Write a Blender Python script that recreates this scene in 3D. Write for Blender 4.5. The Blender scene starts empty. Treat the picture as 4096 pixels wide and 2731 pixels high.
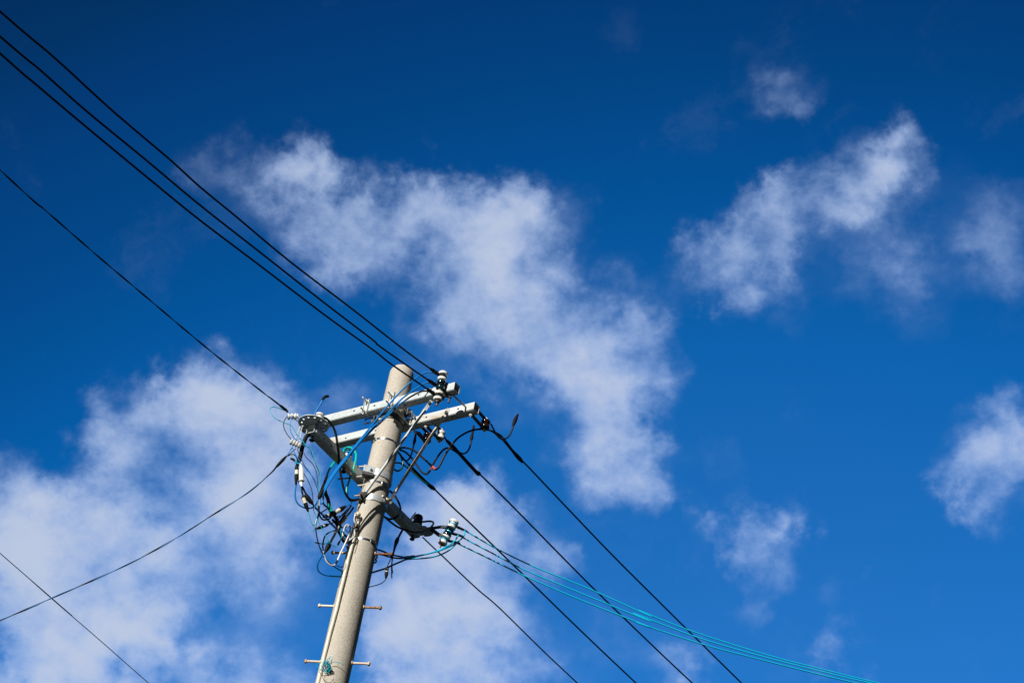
import bpy, bmesh, math, random
from mathutils import Vector, Matrix, Quaternion
random.seed(7)
S = bpy.context.scene
COL = S.collection

# ---------------------------------------------------------------- camera
AZ, EL, ROLL, FPX = -0.63936817, 0.67623295, 0.17687587, 7037.54558   # heading, pitch, roll, focal length for a 4096 px wide frame
CAM = Vector((7.260018, -8.405639, 1.580161))
FWD = Vector((math.cos(EL)*math.sin(AZ), math.cos(EL)*math.cos(AZ), math.sin(EL)))
_r0 = Vector((math.cos(AZ), -math.sin(AZ), 0)); _u0 = _r0.cross(FWD)
RIGHT = math.cos(ROLL)*_r0 + math.sin(ROLL)*_u0
UP = -math.sin(ROLL)*_r0 + math.cos(ROLL)*_u0
cd = bpy.data.cameras.new('camera'); cam = bpy.data.objects.new('camera', cd); COL.objects.link(cam)
cd.sensor_width = 36.0; cd.lens = FPX/4096*36.0; cd.clip_start = 0.1; cd.clip_end = 20000
m = Matrix((RIGHT, UP, -FWD)).transposed().to_4x4(); m.translation = CAM
cam.matrix_world = m
S.camera = cam

# ---------------------------------------------------------------- sun, exposure
SUN_AZ, SUN_EL = math.radians(177), math.radians(25)      # azimuth clockwise from +Y
SUN = Vector((math.sin(SUN_AZ)*math.cos(SUN_EL), math.cos(SUN_AZ)*math.cos(SUN_EL), math.sin(SUN_EL)))
ld = bpy.data.lights.new('sun', 'SUN'); ld.energy = 4.5; ld.angle = math.radians(0.5); ld.color = (1.0, 0.945, 0.865)
lo = bpy.data.objects.new('sun', ld); COL.objects.link(lo); lo.location = (-3, -30, 25)
lo.rotation_euler = SUN.to_track_quat('Z', 'Y').to_euler()
S.view_settings.view_transform = 'Standard'; S.view_settings.look = 'None'
S.view_settings.exposure = 0.35; S.view_settings.gamma = 1.0; S.view_settings.use_curve_mapping = False
S.cycles.use_denoising = True
S.cycles.use_adaptive_sampling = True; S.cycles.adaptive_threshold = 0.01

# ---------------------------------------------------------------- sky with cumulus clouds (world, by direction only)
CLOUDS = [   # azimuth, elevation, angular radius (degrees), thickness
(-50.93,41.44,0.78,0.2),(-50.10,42.62,0.64,0.16),(-49.66,41.19,0.92,0.34),(-48.43,41.94,1.02,0.66),(-47.09,42.99,0.92,0.85),(-47.10,42.04,1.21,0.82),
(-45.35,41.55,1.35,0.75),(-43.77,42.02,1.21,0.8),(-42.02,42.64,1.06,0.85),(-40.48,42.76,0.92,0.8),(-44.29,40.75,1.28,0.6),(-42.35,41.27,1.21,0.65),
(-46.27,40.91,1.42,0.5),(-44.72,39.79,0.99,0.2),(-47.04,39.93,0.99,0.2),(-40.79,41.84,1.06,0.7),(-38.80,42.38,1.21,0.738),(-37.33,42.74,1.06,0.72),
(-39.28,41.30,1.28,0.765),(-37.20,41.46,1.49,0.765),(-35.40,41.98,1.21,0.63),(-34.09,41.71,0.71,0.234),(-39.70,40.07,1.21,0.72),(-37.78,39.94,1.42,0.675),
(-35.92,40.05,1.28,0.585),(-34.82,41.05,0.88,0.45),(-38.36,38.55,1.49,0.63),(-36.15,38.58,1.42,0.72),(-34.39,38.95,1.35,0.72),(-32.61,39.29,1.35,0.72),
(-30.84,39.75,1.28,0.675),(-29.85,39.26,0.99,0.45),(-31.53,38.26,1.49,0.72),(-33.64,37.89,1.35,0.63),(-35.59,37.65,1.28,0.63),(-32.19,36.77,1.35,0.675),
(-33.46,35.91,1.13,0.585),(-31.65,35.54,1.35,0.675),(-30.20,35.12,1.13,0.63),(-29.93,34.37,0.85,0.522),(-32.20,34.63,0.85,0.36),(-32.03,41.35,0.71,0.198),
(-36.60,36.51,1.13,0.252),(-20.44,45.90,0.88,0.72),(-21.70,45.44,0.88,0.7),(-20.73,44.88,0.78,0.5),(-22.64,44.71,1.16,0.7),(-24.06,44.25,1.16,0.7),
(-25.70,44.32,0.85,0.56),(-26.30,43.42,1.21,0.68),(-27.47,42.74,1.21,0.62),(-28.56,42.32,0.96,0.5),(-25.29,42.68,0.92,0.42),(-25.78,41.69,0.71,0.26),
(-24.73,41.16,0.64,0.2),(-29.44,41.77,0.78,0.18),(-20.36,43.70,0.78,0.32),(-20.73,42.12,1.06,0.38),(-19.83,41.21,1.21,0.46),(-18.29,44.68,1.28,0.2),
(-22.21,42.53,1.13,0.26),(-18.71,43.05,1.13,0.22),(-15.68,43.61,1.13,0.46),(-16.66,42.43,1.13,0.38),(-15.75,41.57,0.99,0.2),(-26.21,47.93,0.85,0.34),
(-27.18,47.42,0.71,0.28),(-28.18,48.89,0.64,0.18),(-34.61,49.14,0.85,0.14),(-33.41,48.55,0.57,0.16),(-36.02,43.84,0.71,0.2),(-34.76,43.49,0.71,0.15),
(-17.59,36.00,1.15,0.704),(-16.32,36.79,1.02,0.768),(-16.16,35.43,1.21,0.768),(-18.43,35.46,0.77,0.448),(-17.16,34.70,0.77,0.384),(-27.66,33.75,0.71,0.384),
(-26.01,34.14,0.78,0.538),(-25.02,34.34,0.71,0.538),(-25.62,33.19,1.06,0.742),(-26.46,33.42,0.71,0.512),(-26.13,31.22,0.71,0.461),(-26.53,32.16,0.57,0.32),
(-23.11,31.95,0.57,0.32),(-22.91,30.32,0.74,0.538),(-22.43,29.87,0.60,0.333),(-27.16,35.75,0.85,0.256),(-34.18,32.24,1.06,0.528),(-33.07,32.10,0.85,0.528),
(-50.41,34.27,0.85,0.72),(-50.86,33.27,1.06,0.72),(-51.49,32.51,0.85,0.66),(-48.89,34.38,1.21,0.78),(-47.83,34.35,1.21,0.82),(-46.45,34.39,1.35,0.78),
(-45.03,34.57,1.13,0.66),(-48.70,32.97,1.56,0.72),(-46.62,32.90,1.63,0.78),(-45.17,32.66,1.49,1.014),(-44.15,33.75,1.13,0.6),(-46.52,31.63,1.28,0.858),
(-44.78,31.45,1.28,0.858),(-49.98,31.91,1.21,0.55),(-43.90,30.78,1.13,0.55),(-44.89,29.71,1.13,0.396),(-43.24,31.92,1.13,0.55),(-41.75,35.68,0.99,0.28),
(-42.49,35.17,0.85,0.22),(-53.92,30.64,0.85,0.44),(-53.11,29.88,1.13,0.754),(-51.86,30.39,0.99,0.754),(-50.57,30.46,1.13,0.715),(-52.11,29.03,1.56,1.014),
(-52.70,28.15,1.56,1.17),(-50.51,29.04,1.56,1.066),(-49.19,29.82,1.28,0.858),(-51.44,27.37,1.63,1.17),(-49.88,27.80,1.56,1.105),(-48.46,28.72,1.28,0.884),
(-48.29,27.36,1.28,0.858),(-47.03,27.38,1.13,0.506),(-47.20,29.75,1.13,0.55),(-52.16,26.06,1.28,0.845),(-46.28,28.97,1.13,0.396),(-50.95,26.11,1.28,0.55),
(-51.05,24.77,1.42,1.196),(-49.57,24.88,1.28,1.04),(-47.31,26.34,0.99,0.352),(-43.86,26.34,1.13,0.528),(-45.02,26.03,0.99,0.495),(-42.45,26.36,1.13,0.495),
(-46.16,25.70,0.99,0.55),(-48.46,25.64,0.99,0.44),(-54.69,31.27,0.64,0.3),(-39.06,32.82,1.06,0.806),(-37.46,33.29,0.92,0.858),(-36.65,32.70,1.21,1.014),
(-38.19,32.03,1.49,1.014),(-36.38,31.46,1.49,1.014),(-35.12,32.71,0.85,0.55),(-38.68,30.53,1.49,0.936),(-36.77,30.13,1.49,0.884),(-34.95,30.96,1.13,0.78),
(-39.18,29.18,1.13,0.78),(-38.05,28.53,1.49,1.04),(-36.43,28.50,1.49,1.066),(-34.81,28.46,1.35,0.884),(-38.79,27.56,1.13,0.936),(-33.03,28.36,0.99,0.462),
(-41.07,31.39,0.85,0.396),(-33.58,29.74,0.85,0.242),(-28.49,28.93,0.85,0.42),(-27.47,28.95,0.71,0.461),(-31.07,29.14,0.85,0.24),(-39.95,30.31,0.85,0.55),
(-42.66,29.94,1.70,0.187),(-44.49,28.42,1.70,0.187),(-42.93,28.05,1.42,0.165),(-46.94,29.00,1.42,0.308),(-41.86,31.81,1.13,0.198),(-44.78,29.35,1.42,0.22),
(-48.12,26.88,1.28,0.385),(-48.72,25.48,1.13,0.55),(-41.77,26.74,0.99,0.44),(-29.45,28.97,0.99,0.28),(-30.87,30.07,1.28,0.15)
]
def sph(a, e):
    a, e = math.radians(a), math.radians(e)
    return (math.sin(a)*math.cos(e), math.cos(a)*math.cos(e), math.sin(e))
def build_world():
    w = bpy.data.worlds.new('World'); S.world = w; w.use_nodes = True
    w.cycles.sampling_method = 'MANUAL'; w.cycles.sample_map_resolution = 128
    nt = w.node_tree; N = nt.nodes; L = nt.links; N.clear()
    def nd(t, **kw):
        n = N.new(t)
        for k, v in kw.items(): setattr(n, k, v)
        return n
    def math_(op, a, b=None, c=None, clamp=False):
        n = nd('ShaderNodeMath', operation=op); n.use_clamp = clamp
        for i, v in enumerate((a, b, c)):
            if v is None: continue
            if isinstance(v, (int, float)): n.inputs[i].default_value = v
            else: L.new(v, n.inputs[i])
        return n.outputs[0]
    def vmath(op, a, b, out=0):
        n = nd('ShaderNodeVectorMath', operation=op)
        for i, v in enumerate((a, b)):
            if isinstance(v, tuple): n.inputs[i].default_value = v
            else: L.new(v, n.inputs[i])
        return n.outputs[out]
    def noise(vec, scale, detail, rough, lac=2.0):
        n = nd('ShaderNodeTexNoise'); n.inputs['Scale'].default_value = scale; n.inputs['Detail'].default_value = detail
        n.inputs['Roughness'].default_value = rough; n.inputs['Lacunarity'].default_value = lac
        L.new(vec, n.inputs['Vector']); return n
    def ramp(v, a, b, c=0.0, d=1.0, mode='SMOOTHSTEP'):
        n = nd('ShaderNodeMapRange', interpolation_type=mode)
        L.new(v, n.inputs[0])
        for i, x in enumerate((a, b, c, d)): n.inputs[i+1].default_value = x
        return n.outputs[0]
    def mixc(f, a, b, mode='MIX'):
        n = nd('ShaderNodeMix', data_type='RGBA', blend_type=mode)
        ins = [i for i in n.inputs if i.enabled]
        for s_, v in zip((n.inputs[0], n.inputs[6], n.inputs[7]), (f, a, b)):
            if isinstance(v, (int, float)): s_.default_value = v
            elif isinstance(v, tuple): s_.default_value = v + (1,)
            else: L.new(v, s_)
        return n.outputs[2]
    tc = nd('ShaderNodeTexCoord'); D = vmath('NORMALIZE', tc.outputs['Generated'], (0, 0, 0))
    sky = nd('ShaderNodeTexSky', sky_type='NISHITA'); sky.sun_disc = False
    sky.sun_elevation = SUN_EL; sky.sun_rotation = SUN_AZ; sky.altitude = 200; sky.air_density = 1.0; sky.dust_density = 0.2; sky.ozone_density = 3.0
    # polarised deep blue away from the sun
    g = ramp(vmath('DOT_PRODUCT', D, SKY_AXIS, 1), *SKY_RANGE, mode='LINEAR')
    cr = nd('ShaderNodeValToRGB'); L.new(g, cr.inputs[0])
    e = cr.color_ramp.elements
    e[0].position, e[0].color = SKY_COLS[0][0], SKY_COLS[0][1] + (1,)
    e[1].position, e[1].color = SKY_COLS[-1][0], SKY_COLS[-1][1] + (1,)
    for p_, c_ in SKY_COLS[1:-1]:
        x = e.new(p_); x.color = c_ + (1,)
    blue = mixc(1.0, sky.outputs[0], cr.outputs[0], 'MULTIPLY')
    # outside the polarised quarter the plain sky takes over (it only lights the scene)
    wide = ramp(vmath('DOT_PRODUCT', D, sph(-37, 38), 1), 0.45, 0.85)
    plain = mixc(1.0, sky.outputs[0], (0.08, 0.095, 0.105), 'MULTIPLY')
    blue = mixc(wide, plain, blue)
    # warp the lookup so that the cloud banks get ragged outlines
    w1 = noise(D, 14, 5, 0.55); w2 = noise(D, 42, 6, 0.62)
    o1 = vmath('SCALE', vmath('SUBTRACT', w1.outputs['Color'], (.5, .5, .5)), (0, 0, 0)); o1.node.inputs['Scale'].default_value = 0.065
    o2 = vmath('SCALE', vmath('SUBTRACT', w2.outputs['Color'], (.5, .5, .5)), (0, 0, 0)); o2.node.inputs['Scale'].default_value = 0.038
    DW = vmath('ADD', vmath('ADD', D, o1), o2)
    acc = None
    for a, el, rad, st in CLOUDS:
        dist = vmath('DISTANCE', DW, sph(a, el), 1)
        f = ramp(dist, math.radians(rad*1.75), 0.0, 0.0, st*0.52)
        acc = f if acc is None else math_('ADD', acc, f)
    acc = math_('SUBTRACT', 1.0, math_('POWER', 2.718, math_('MULTIPLY', acc, -1.25)))   # thick cores saturate
    n1 = noise(vmath('MULTIPLY', D, (1.0, 1.0, 1.35)), 21, 9, 0.58); n2 = noise(DW, 55, 6, 0.55)
    nn = math_('ADD', math_('MULTIPLY', math_('SUBTRACT', n1.outputs[0], 0.5), 1.5), math_('MULTIPLY', math_('SUBTRACT', n2.outputs[0], 0.5), 0.20))
    gate = ramp(acc, 0.0, 0.45)
    dens = math_('ADD', acc, math_('MULTIPLY', nn, gate))
    alpha = math_('MULTIPLY', ramp(dens, 0.02, 1.0, mode='SMOOTHSTEP'), 0.92)
    # thin shreds of high haze drifting everywhere
    n3 = noise(vmath('MULTIPLY', DW, (1.0, 1.6, 1.3)), 8, 9, 0.62)
    alpha = math_('MAXIMUM', alpha, math_('ADD', math_('MULTIPLY', ramp(n3.outputs[0], 0.56, 0.85), 0.06), math_('MULTIPLY', alpha, 0.9)))
    white = mixc(ramp(dens, 0.3, 1.0), CLOUD_COLS[0], CLOUD_COLS[1])
    sk = nd('ShaderNodeBackground'); L.new(blue, sk.inputs[0]); sk.inputs[1].default_value = 0.1
    cl = nd('ShaderNodeBackground'); L.new(white, cl.inputs[0]); cl.inputs[1].default_value = 1.0
    mx = nd('ShaderNodeMixShader'); L.new(alpha, mx.inputs[0]); L.new(sk.outputs[0], mx.inputs[1]); L.new(cl.outputs[0], mx.inputs[2])
    out = nd('ShaderNodeOutputWorld'); L.new(mx.outputs[0], out.inputs[0])
SKY_AXIS = sph(-25.0, 12.0)          # the sky pales towards this side and the horizon
SKY_RANGE = (math.cos(math.radians(46)), math.cos(math.radians(18.7)))
SKY_COLS = [(0.0, (0.0111, 0.1785, 0.3981)), (0.1453, (0.0147, 0.2405, 0.4909)), (0.2827, (0.0145, 0.3232, 0.6994)), (0.4117, (0.0137, 0.4006, 0.8068)), (0.5702, (0.0157, 0.5413, 1.0451)), (0.7616, (0.0489, 0.7129, 1.2868)), (1.0, (0.14, 0.7493, 1.2941))]
CLOUD_COLS = [(0.36, 0.49, 0.76), (0.42, 0.48, 0.615)]
build_world()

# ---------------------------------------------------------------- materials
MATS = {}
def mat(name, col, rough=0.5, metal=0.0, col2=None, scale=40, bump=0.0, bscale=200, spec=0.5, lo=0.4, hi=0.65, detail=5, stretch=None, coat=0.0):
    m = bpy.data.materials.new(name); m.use_nodes = True; nt = m.node_tree; b = nt.nodes['Principled BSDF']
    b.inputs['Base Color'].default_value = tuple(col) + (1,); b.inputs['Roughness'].default_value = rough
    b.inputs['Metallic'].default_value = metal; b.inputs['Specular IOR Level'].default_value = spec
    b.inputs['Coat Weight'].default_value = coat
    tc = nt.nodes.new('ShaderNodeTexCoord'); vec = tc.outputs['Object']
    if stretch:
        mp = nt.nodes.new('ShaderNodeMapping'); mp.inputs['Scale'].default_value = stretch; nt.links.new(vec, mp.inputs[0]); vec = mp.outputs[0]
    if col2:
        n = nt.nodes.new('ShaderNodeTexNoise'); n.inputs['Scale'].default_value = scale; n.inputs['Detail'].default_value = detail; n.inputs['Roughness'].default_value = 0.62
        nt.links.new(vec, n.inputs['Vector'])
        r = nt.nodes.new('ShaderNodeMapRange'); r.inputs[1].default_value = lo; r.inputs[2].default_value = hi; nt.links.new(n.outputs[0], r.inputs[0])
        x = nt.nodes.new('ShaderNodeMix'); x.data_type = 'RGBA'; x.inputs[6].default_value = tuple(col) + (1,); x.inputs[7].default_value = tuple(col2) + (1,)
        nt.links.new(r.outputs[0], x.inputs[0]); nt.links.new(x.outputs[2], b.inputs['Base Color'])
    if bump:
        n = nt.nodes.new('ShaderNodeTexNoise'); n.inputs['Scale'].default_value = bscale; n.inputs['Detail'].default_value = 4
        nt.links.new(tc.outputs['Object'], n.inputs['Vector'])
        bp = nt.nodes.new('ShaderNodeBump'); bp.inputs['Strength'].default_value = bump; bp.inputs['Distance'].default_value = 0.007 if name == 'concrete' else 0.003
        nt.links.new(n.outputs[0], bp.inputs['Height']); nt.links.new(bp.outputs[0], b.inputs['Normal'])
    MATS[name] = m; return m
def concrete():
    m = mat('concrete', (0.40, 0.355, 0.29), 0.9, bump=.32, bscale=140, spec=0.2); nt = m.node_tree; b = nt.nodes['Principled BSDF']; tc = [n for n in nt.nodes if n.type == 'TEX_COORD'][0]
    def nz(scale, det, lo, hi, stretch=(1, 1, 1)):
        mp = nt.nodes.new('ShaderNodeMapping'); mp.inputs['Scale'].default_value = stretch; nt.links.new(tc.outputs['Object'], mp.inputs[0])
        n = nt.nodes.new('ShaderNodeTexNoise'); n.inputs['Scale'].default_value = scale; n.inputs['Detail'].default_value = det; n.inputs['Roughness'].default_value = .65
        nt.links.new(mp.outputs[0], n.inputs['Vector'])
        r = nt.nodes.new('ShaderNodeMapRange'); r.inputs[1].default_value = lo; r.inputs[2].default_value = hi; nt.links.new(n.outputs[0], r.inputs[0]); return r.outputs[0]
    def mx(f, a, c, s=1.0):
        x = nt.nodes.new('ShaderNodeMix'); x.data_type = 'RGBA'; q = nt.nodes.new('ShaderNodeMath'); q.operation = 'MULTIPLY'; q.inputs[1].default_value = s
        nt.links.new(f, q.inputs[0]); nt.links.new(q.outputs[0], x.inputs[0])
        if isinstance(a, tuple): x.inputs[6].default_value = a + (1,)
        else: nt.links.new(a, x.inputs[6])
        x.inputs[7].default_value = c + (1,); return x.outputs[2]
    c = mx(nz(3.0, 5, .35, .65, (1, 1, .35)), (0.56, 0.515, 0.44), (0.47, 0.44, 0.38))
    c = mx(nz(115, 3, .50, .68), c, (0.21, 0.195, 0.165), 0.55)          # dark aggregate speckle
    c = mx(nz(110, 2, .60, .70), c, (0.64, 0.60, 0.52), 0.6)           # pale grains
    c = mx(nz(9, 6, .58, .75, (1.6, 1.6, .12)), c, (0.22, 0.20, 0.165), 0.45)   # rain streaks
    # weathered, exposed aggregate and painted-in shade on the pole's right side, patchy with height
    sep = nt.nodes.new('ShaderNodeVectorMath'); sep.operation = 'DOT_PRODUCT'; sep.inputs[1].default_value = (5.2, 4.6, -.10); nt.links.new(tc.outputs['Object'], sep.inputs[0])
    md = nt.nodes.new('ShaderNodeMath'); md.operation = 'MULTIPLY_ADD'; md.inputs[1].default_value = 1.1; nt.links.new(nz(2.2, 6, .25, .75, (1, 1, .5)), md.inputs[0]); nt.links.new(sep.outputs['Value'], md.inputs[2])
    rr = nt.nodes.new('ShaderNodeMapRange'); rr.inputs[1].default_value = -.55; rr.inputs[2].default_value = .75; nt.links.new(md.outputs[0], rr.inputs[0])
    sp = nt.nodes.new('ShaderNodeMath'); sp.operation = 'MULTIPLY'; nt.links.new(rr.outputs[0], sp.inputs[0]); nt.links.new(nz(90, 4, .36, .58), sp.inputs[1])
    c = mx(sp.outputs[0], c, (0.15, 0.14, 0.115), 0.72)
    nt.links.new(c, b.inputs['Base Color'])
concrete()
mat('galvanised', (0.56, 0.62, 0.64), 0.55, 0.05, (0.44, 0.49, 0.51), 26, .15, 300)
mat('galvanised_old', (0.56, 0.61, 0.62), 0.55, 0.2, (0.42, 0.30, 0.17), 11, .15, 300, lo=.52, hi=.78, stretch=(.35, 1, 1))
mat('dark_steel', (0.10, 0.11, 0.115), 0.5, 0.5, (0.05, 0.05, 0.05), 40)
mat('zinc_plate', (0.58, 0.63, 0.64), 0.4, 0.35, (0.44, 0.48, 0.5), 30)
mat('stainless', (0.75, 0.76, 0.77), 0.22, 1.0)
mat('rust', (0.22, 0.085, 0.032), 0.85, 0.0, (0.42, 0.27, 0.14), 60, .5, 400, lo=.42, hi=.6)
mat('rust_dark', (0.16, 0.055, 0.022), 0.9, 0.0, (0.34, 0.13, 0.04), 60, .5, 400)
mat('rust_pale', (0.66, 0.55, 0.40), 0.75, 0.1, (0.36, 0.19, 0.08), 35, .3, 300, lo=.5, hi=.66, stretch=(1, 1, .4))
mat('bolt_white', (0.70, 0.66, 0.56), 0.6, 0.1, (0.42, 0.28, 0.15), 45, lo=.55, hi=.7)
mat('black_sheath', (0.007, 0.007, 0.008), 0.5, spec=0.22)
mat('black_tape', (0.006, 0.006, 0.006), 0.6, bump=.3, bscale=120, spec=.15)
mat('black_rubber', (0.007, 0.007, 0.008), 0.6, spec=.15)
mat('blue_sheath', (0.001, 0.19, 0.56), 0.42, spec=.25)
mat('sky_blue_sheath', (0.004, 0.48, 0.76), 0.5, spec=.15)
mat('cyan_sheath', (0.01, 0.38, 0.52), 0.45, spec=.2)
mat('green_sheath', (0.004, 0.50, 0.34), 0.4, spec=.3)
mat('dark_green_sheath', (0.004, 0.045, 0.035), 0.35)
mat('white_porcelain', (0.80, 0.80, 0.76), 0.12, coat=.5)
mat('ivory_plastic', (0.74, 0.70, 0.56), 0.45)
mat('pvc_conduit', (0.76, 0.74, 0.62), 0.5, 0, (0.64, 0.61, 0.5), 8)
mat('white_plastic', (0.80, 0.80, 0.76), 0.4)
mat('white_sheath', (0.78, 0.77, 0.76), 0.45)
mat('grey_plastic', (0.45, 0.47, 0.47), 0.5)
mat('brown_porcelain', (0.022, 0.006, 0.004), 0.12, coat=.5)
mat('teal_porcelain', (0.002, 0.030, 0.045), 0.1, coat=.6)
mat('blue_porcelain', (0.02, 0.18, 0.33), 0.15, coat=.5)
mat('red_tape', (0.62, 0.12, 0.10), 0.5)
mat('ground_soil', (0.022, 0.024, 0.018), 0.95, 0, (0.016, 0.022, 0.012), .4, spec=.05)
mat('asphalt', (0.035, 0.035, 0.035), 0.9, 0, (0.025, 0.025, 0.026), 6, .4, 60, spec=.05)

# ---------------------------------------------------------------- mesh helpers
class MB:
    def __init__(s): s.v = []; s.f = []; s.mi = []; s.cur = 0
    def add(s, vs, fs):
        o = len(s.v); s.v += [Vector(p) for p in vs]
        for q in fs: s.f.append([i+o for i in q]); s.mi.append(s.cur)
    def box(s, c, x, y, z):                       # centre and three half-axis vectors
        c, x, y, z = map(Vector, (c, x, y, z))
        vs = [c+a*x+b*y+d*z for a in (-1, 1) for b in (-1, 1) for d in (-1, 1)]
        fs = [(0, 1, 3, 2), (4, 6, 7, 5), (0, 4, 5, 1), (2, 3, 7, 6), (0, 2, 6, 4), (1, 5, 7, 3)]
        if x.cross(y).dot(z) < 0: fs = [f[::-1] for f in fs]
        s.add(vs, fs)
    def bar(s, a, b, w, t, side):                 # flat bar from a to b, width along side, thickness t
        a, b = Vector(a), Vector(b); d = (b-a); sd = Vector(side); sd = (sd-d.normalized()*sd.dot(d.normalized())).normalized()
        n = d.normalized().cross(sd)
        s.box((a+b)/2, d/2, sd*w/2, n*t/2)
    def tube(s, pts, r, seg=8, caps=True):
        P = [Vector(p) for p in pts]; n = len(P)
        R = r if isinstance(r, (list, tuple)) else [r]*n
        T = [(P[min(i+1, n-1)]-P[max(i-1, 0)]).normalized() for i in range(n)]
        u = T[0].orthogonal().normalized(); vs = []; fs = []
        for i in range(n):
            if i: u = T[i-1].rotation_difference(T[i]) @ u
            u = (u-T[i]*u.dot(T[i])).normalized(); w = T[i].cross(u)
            for k in range(seg):
                a = 2*math.pi*k/seg; vs.append(P[i]+(u*math.cos(a)+w*math.sin(a))*R[i])
        for i in range(n-1):
            for k in range(seg):
                k2 = (k+1) % seg; fs.append((i*seg+k, i*seg+k2, (i+1)*seg+k2, (i+1)*seg+k))
        if caps: fs.append(tuple(range(seg))[::-1]); fs.append(tuple((n-1)*seg+k for k in range(seg)))
        s.add(vs, fs)
    def cyl(s, a, b, r, seg=14): s.tube([a, b], r, seg)
    def lathe(s, prof, o, axis, seg=24):          # profile of (radius, height) along axis from o
        o = Vector(o); ax = Vector(axis).normalized(); u = ax.orthogonal().normalized(); w = ax.cross(u); vs = []; fs = []
        for r, h in prof:
            for k in range(seg):
                a = 2*math.pi*k/seg; vs.append(o+ax*h+(u*math.cos(a)+w*math.sin(a))*max(r, 1e-5))
        n = len(prof)
        for i in range(n-1):
            for k in range(seg):
                k2 = (k+1) % seg; fs.append((i*seg+k, i*seg+k2, (i+1)*seg+k2, (i+1)*seg+k))
        fs.append(tuple(range(seg))[::-1]); fs.append(tuple((n-1)*seg+k for k in range(seg)))
        s.add(vs, fs)
    def ring(s, c, r0, r1, h, seg=48, a0=0, a1=2*math.pi, rtop=0):   # hollow band round a vertical axis
        c = Vector(c); full = abs(a1-a0-2*math.pi) < 1e-6; n = seg if full else seg+1; vs = []; fs = []
        for k in range(n):
            a = a0+(a1-a0)*k/seg; d = Vector((math.cos(a), math.sin(a), 0))
            vs += [c+d*r0+Vector((0, 0, -h/2)), c+d*r1+Vector((0, 0, -h/2)), c+d*(r1+rtop)+Vector((0, 0, h/2)), c+d*(r0+rtop)+Vector((0, 0, h/2))]
        for k in range(n if full else n-1):
            j = (k+1) % n
            for q in range(4): fs.append((k*4+q, j*4+q, j*4+(q+1) % 4, k*4+(q+1) % 4))
        if not full: fs += [(0, 1, 2, 3)[::-1], tuple((n-1)*4+q for q in range(4))]
        s.add(vs, [f[::-1] for f in fs])
    def build(s, name, m, parent=None, origin=None, angle=35):
        if parent is not None: o = ROOT[parent.name]
        else:
            if origin is None: origin = sum(s.v, Vector())/len(s.v); origin = Vector((origin.x, origin.y, min(p.z for p in s.v)))
            o = Vector(origin)
        me = bpy.data.meshes.new(name); me.from_pydata([tuple(p-o) for p in s.v], [], s.f)
        for x in (m if isinstance(m, (list, tuple)) else [m]): me.materials.append(MATS[x])
        me.polygons.foreach_set('material_index', s.mi); me.polygons.foreach_set('use_smooth', [True]*len(s.f))
        bm = bmesh.new(); bm.from_mesh(me); bmesh.ops.recalc_face_normals(bm, faces=bm.faces); bm.to_mesh(me); bm.free()
        me.set_sharp_from_angle(angle=math.radians(angle)); me.update()
        ob = bpy.data.objects.new(name, me); COL.objects.link(ob)
        if parent is not None: ob.parent = parent
        else: ob.location = o
        ROOT[ob.name] = o
        return ob
ROOT = {}
def tag(o, label, cat, group=None, kind=None):
    o['label'] = label; o['category'] = cat
    if group: o['group'] = group
    if kind: o['kind'] = kind
    return o
def empty(name, loc, label, cat, group=None):
    o = bpy.data.objects.new(name, None); COL.objects.link(o); o.location = loc; o.empty_display_size = .05
    ROOT[o.name] = Vector(loc); return tag(o, label, cat, group)
def drill(ob, cuts):                              # real holes: cut with cylinders, then drop the cutters
    mb = MB()
    for a, b, r in cuts: mb.cyl(a, b, r, 16)
    cu = mb.build('cutter', 'dark_steel', None, ROOT[ob.name])
    md = ob.modifiers.new('holes', 'BOOLEAN'); md.operation = 'DIFFERENCE'; md.object = cu; md.solver = 'EXACT'; md.use_self = True
    dg = bpy.context.evaluated_depsgraph_get(); me = bpy.data.meshes.new_from_object(ob.evaluated_get(dg))
    me.set_sharp_from_angle(angle=math.radians(35))
    assert len(me.vertices) > 20, ob.name
    ob.modifiers.clear(); old = ob.data; nm = old.name; ob.data = me; bpy.data.meshes.remove(old); me.name = nm
    cm = cu.data; bpy.data.objects.remove(cu); bpy.data.meshes.remove(cm)

# ---------------------------------------------------------------- surveying: sight lines of the photograph met with real planes round the pole
FR = {'r0': (0, 0, 2352/4096), 'r1': (1040, 1420, 4.1269), 'r2': (1480, 1400, 4.1269), 'r3': (1080, 1720, 4.1269), 'r4': (1480, 1680, 3.675),
      'r5': (1160, 1980, 4.1273), 'r6': (1400, 1960, 3.9196), 'r7': (1160, 2340, 4.0104),
      'wa': (0, 0, 1.7422), 'wb': (800, 600, 1.7422), 'wc': (0, 640, 1.4258), 'wd': (0, 1700, 1.5208), 'we': (1600, 1600, 1.3863), 'wf': (2300, 2000, 1.8092), 'px': (0, 0, 1)}
TOW = Vector((CAM.x, CAM.y, 0)).normalized()       # level direction from the pole towards the viewer
def sight(fr, x, y):
    ox, oy, s = FR[fr]; px, py = ox+x/s, oy+y/s
    return RIGHT*((px-2048)/FPX)-UP*((py-1365.5)/FPX)+FWD
def meet(d, p0, n): return CAM+d*((Vector(p0)-CAM).dot(n)/d.dot(n))
def at(fr, x, y, k):                               # k: metres in front of the pole axis, or ('x'|'y'|'z', value)
    d = sight(fr, x, y)
    if isinstance(k, tuple):
        n = {'x': Vector((1, 0, 0)), 'y': Vector((0, 1, 0)), 'z': Vector((0, 0, 1))}[k[0]]; return meet(d, n*k[1], n)
    return meet(d, TOW*k, TOW)
def along(fr, pts, p0, heading):                   # points of a span hanging in the vertical plane through p0 with that heading
    h = math.radians(heading); n = Vector((math.cos(h), -math.sin(h), 0)); return [meet(sight(fr, x, y), p0, n) for x, y in pts]
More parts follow.
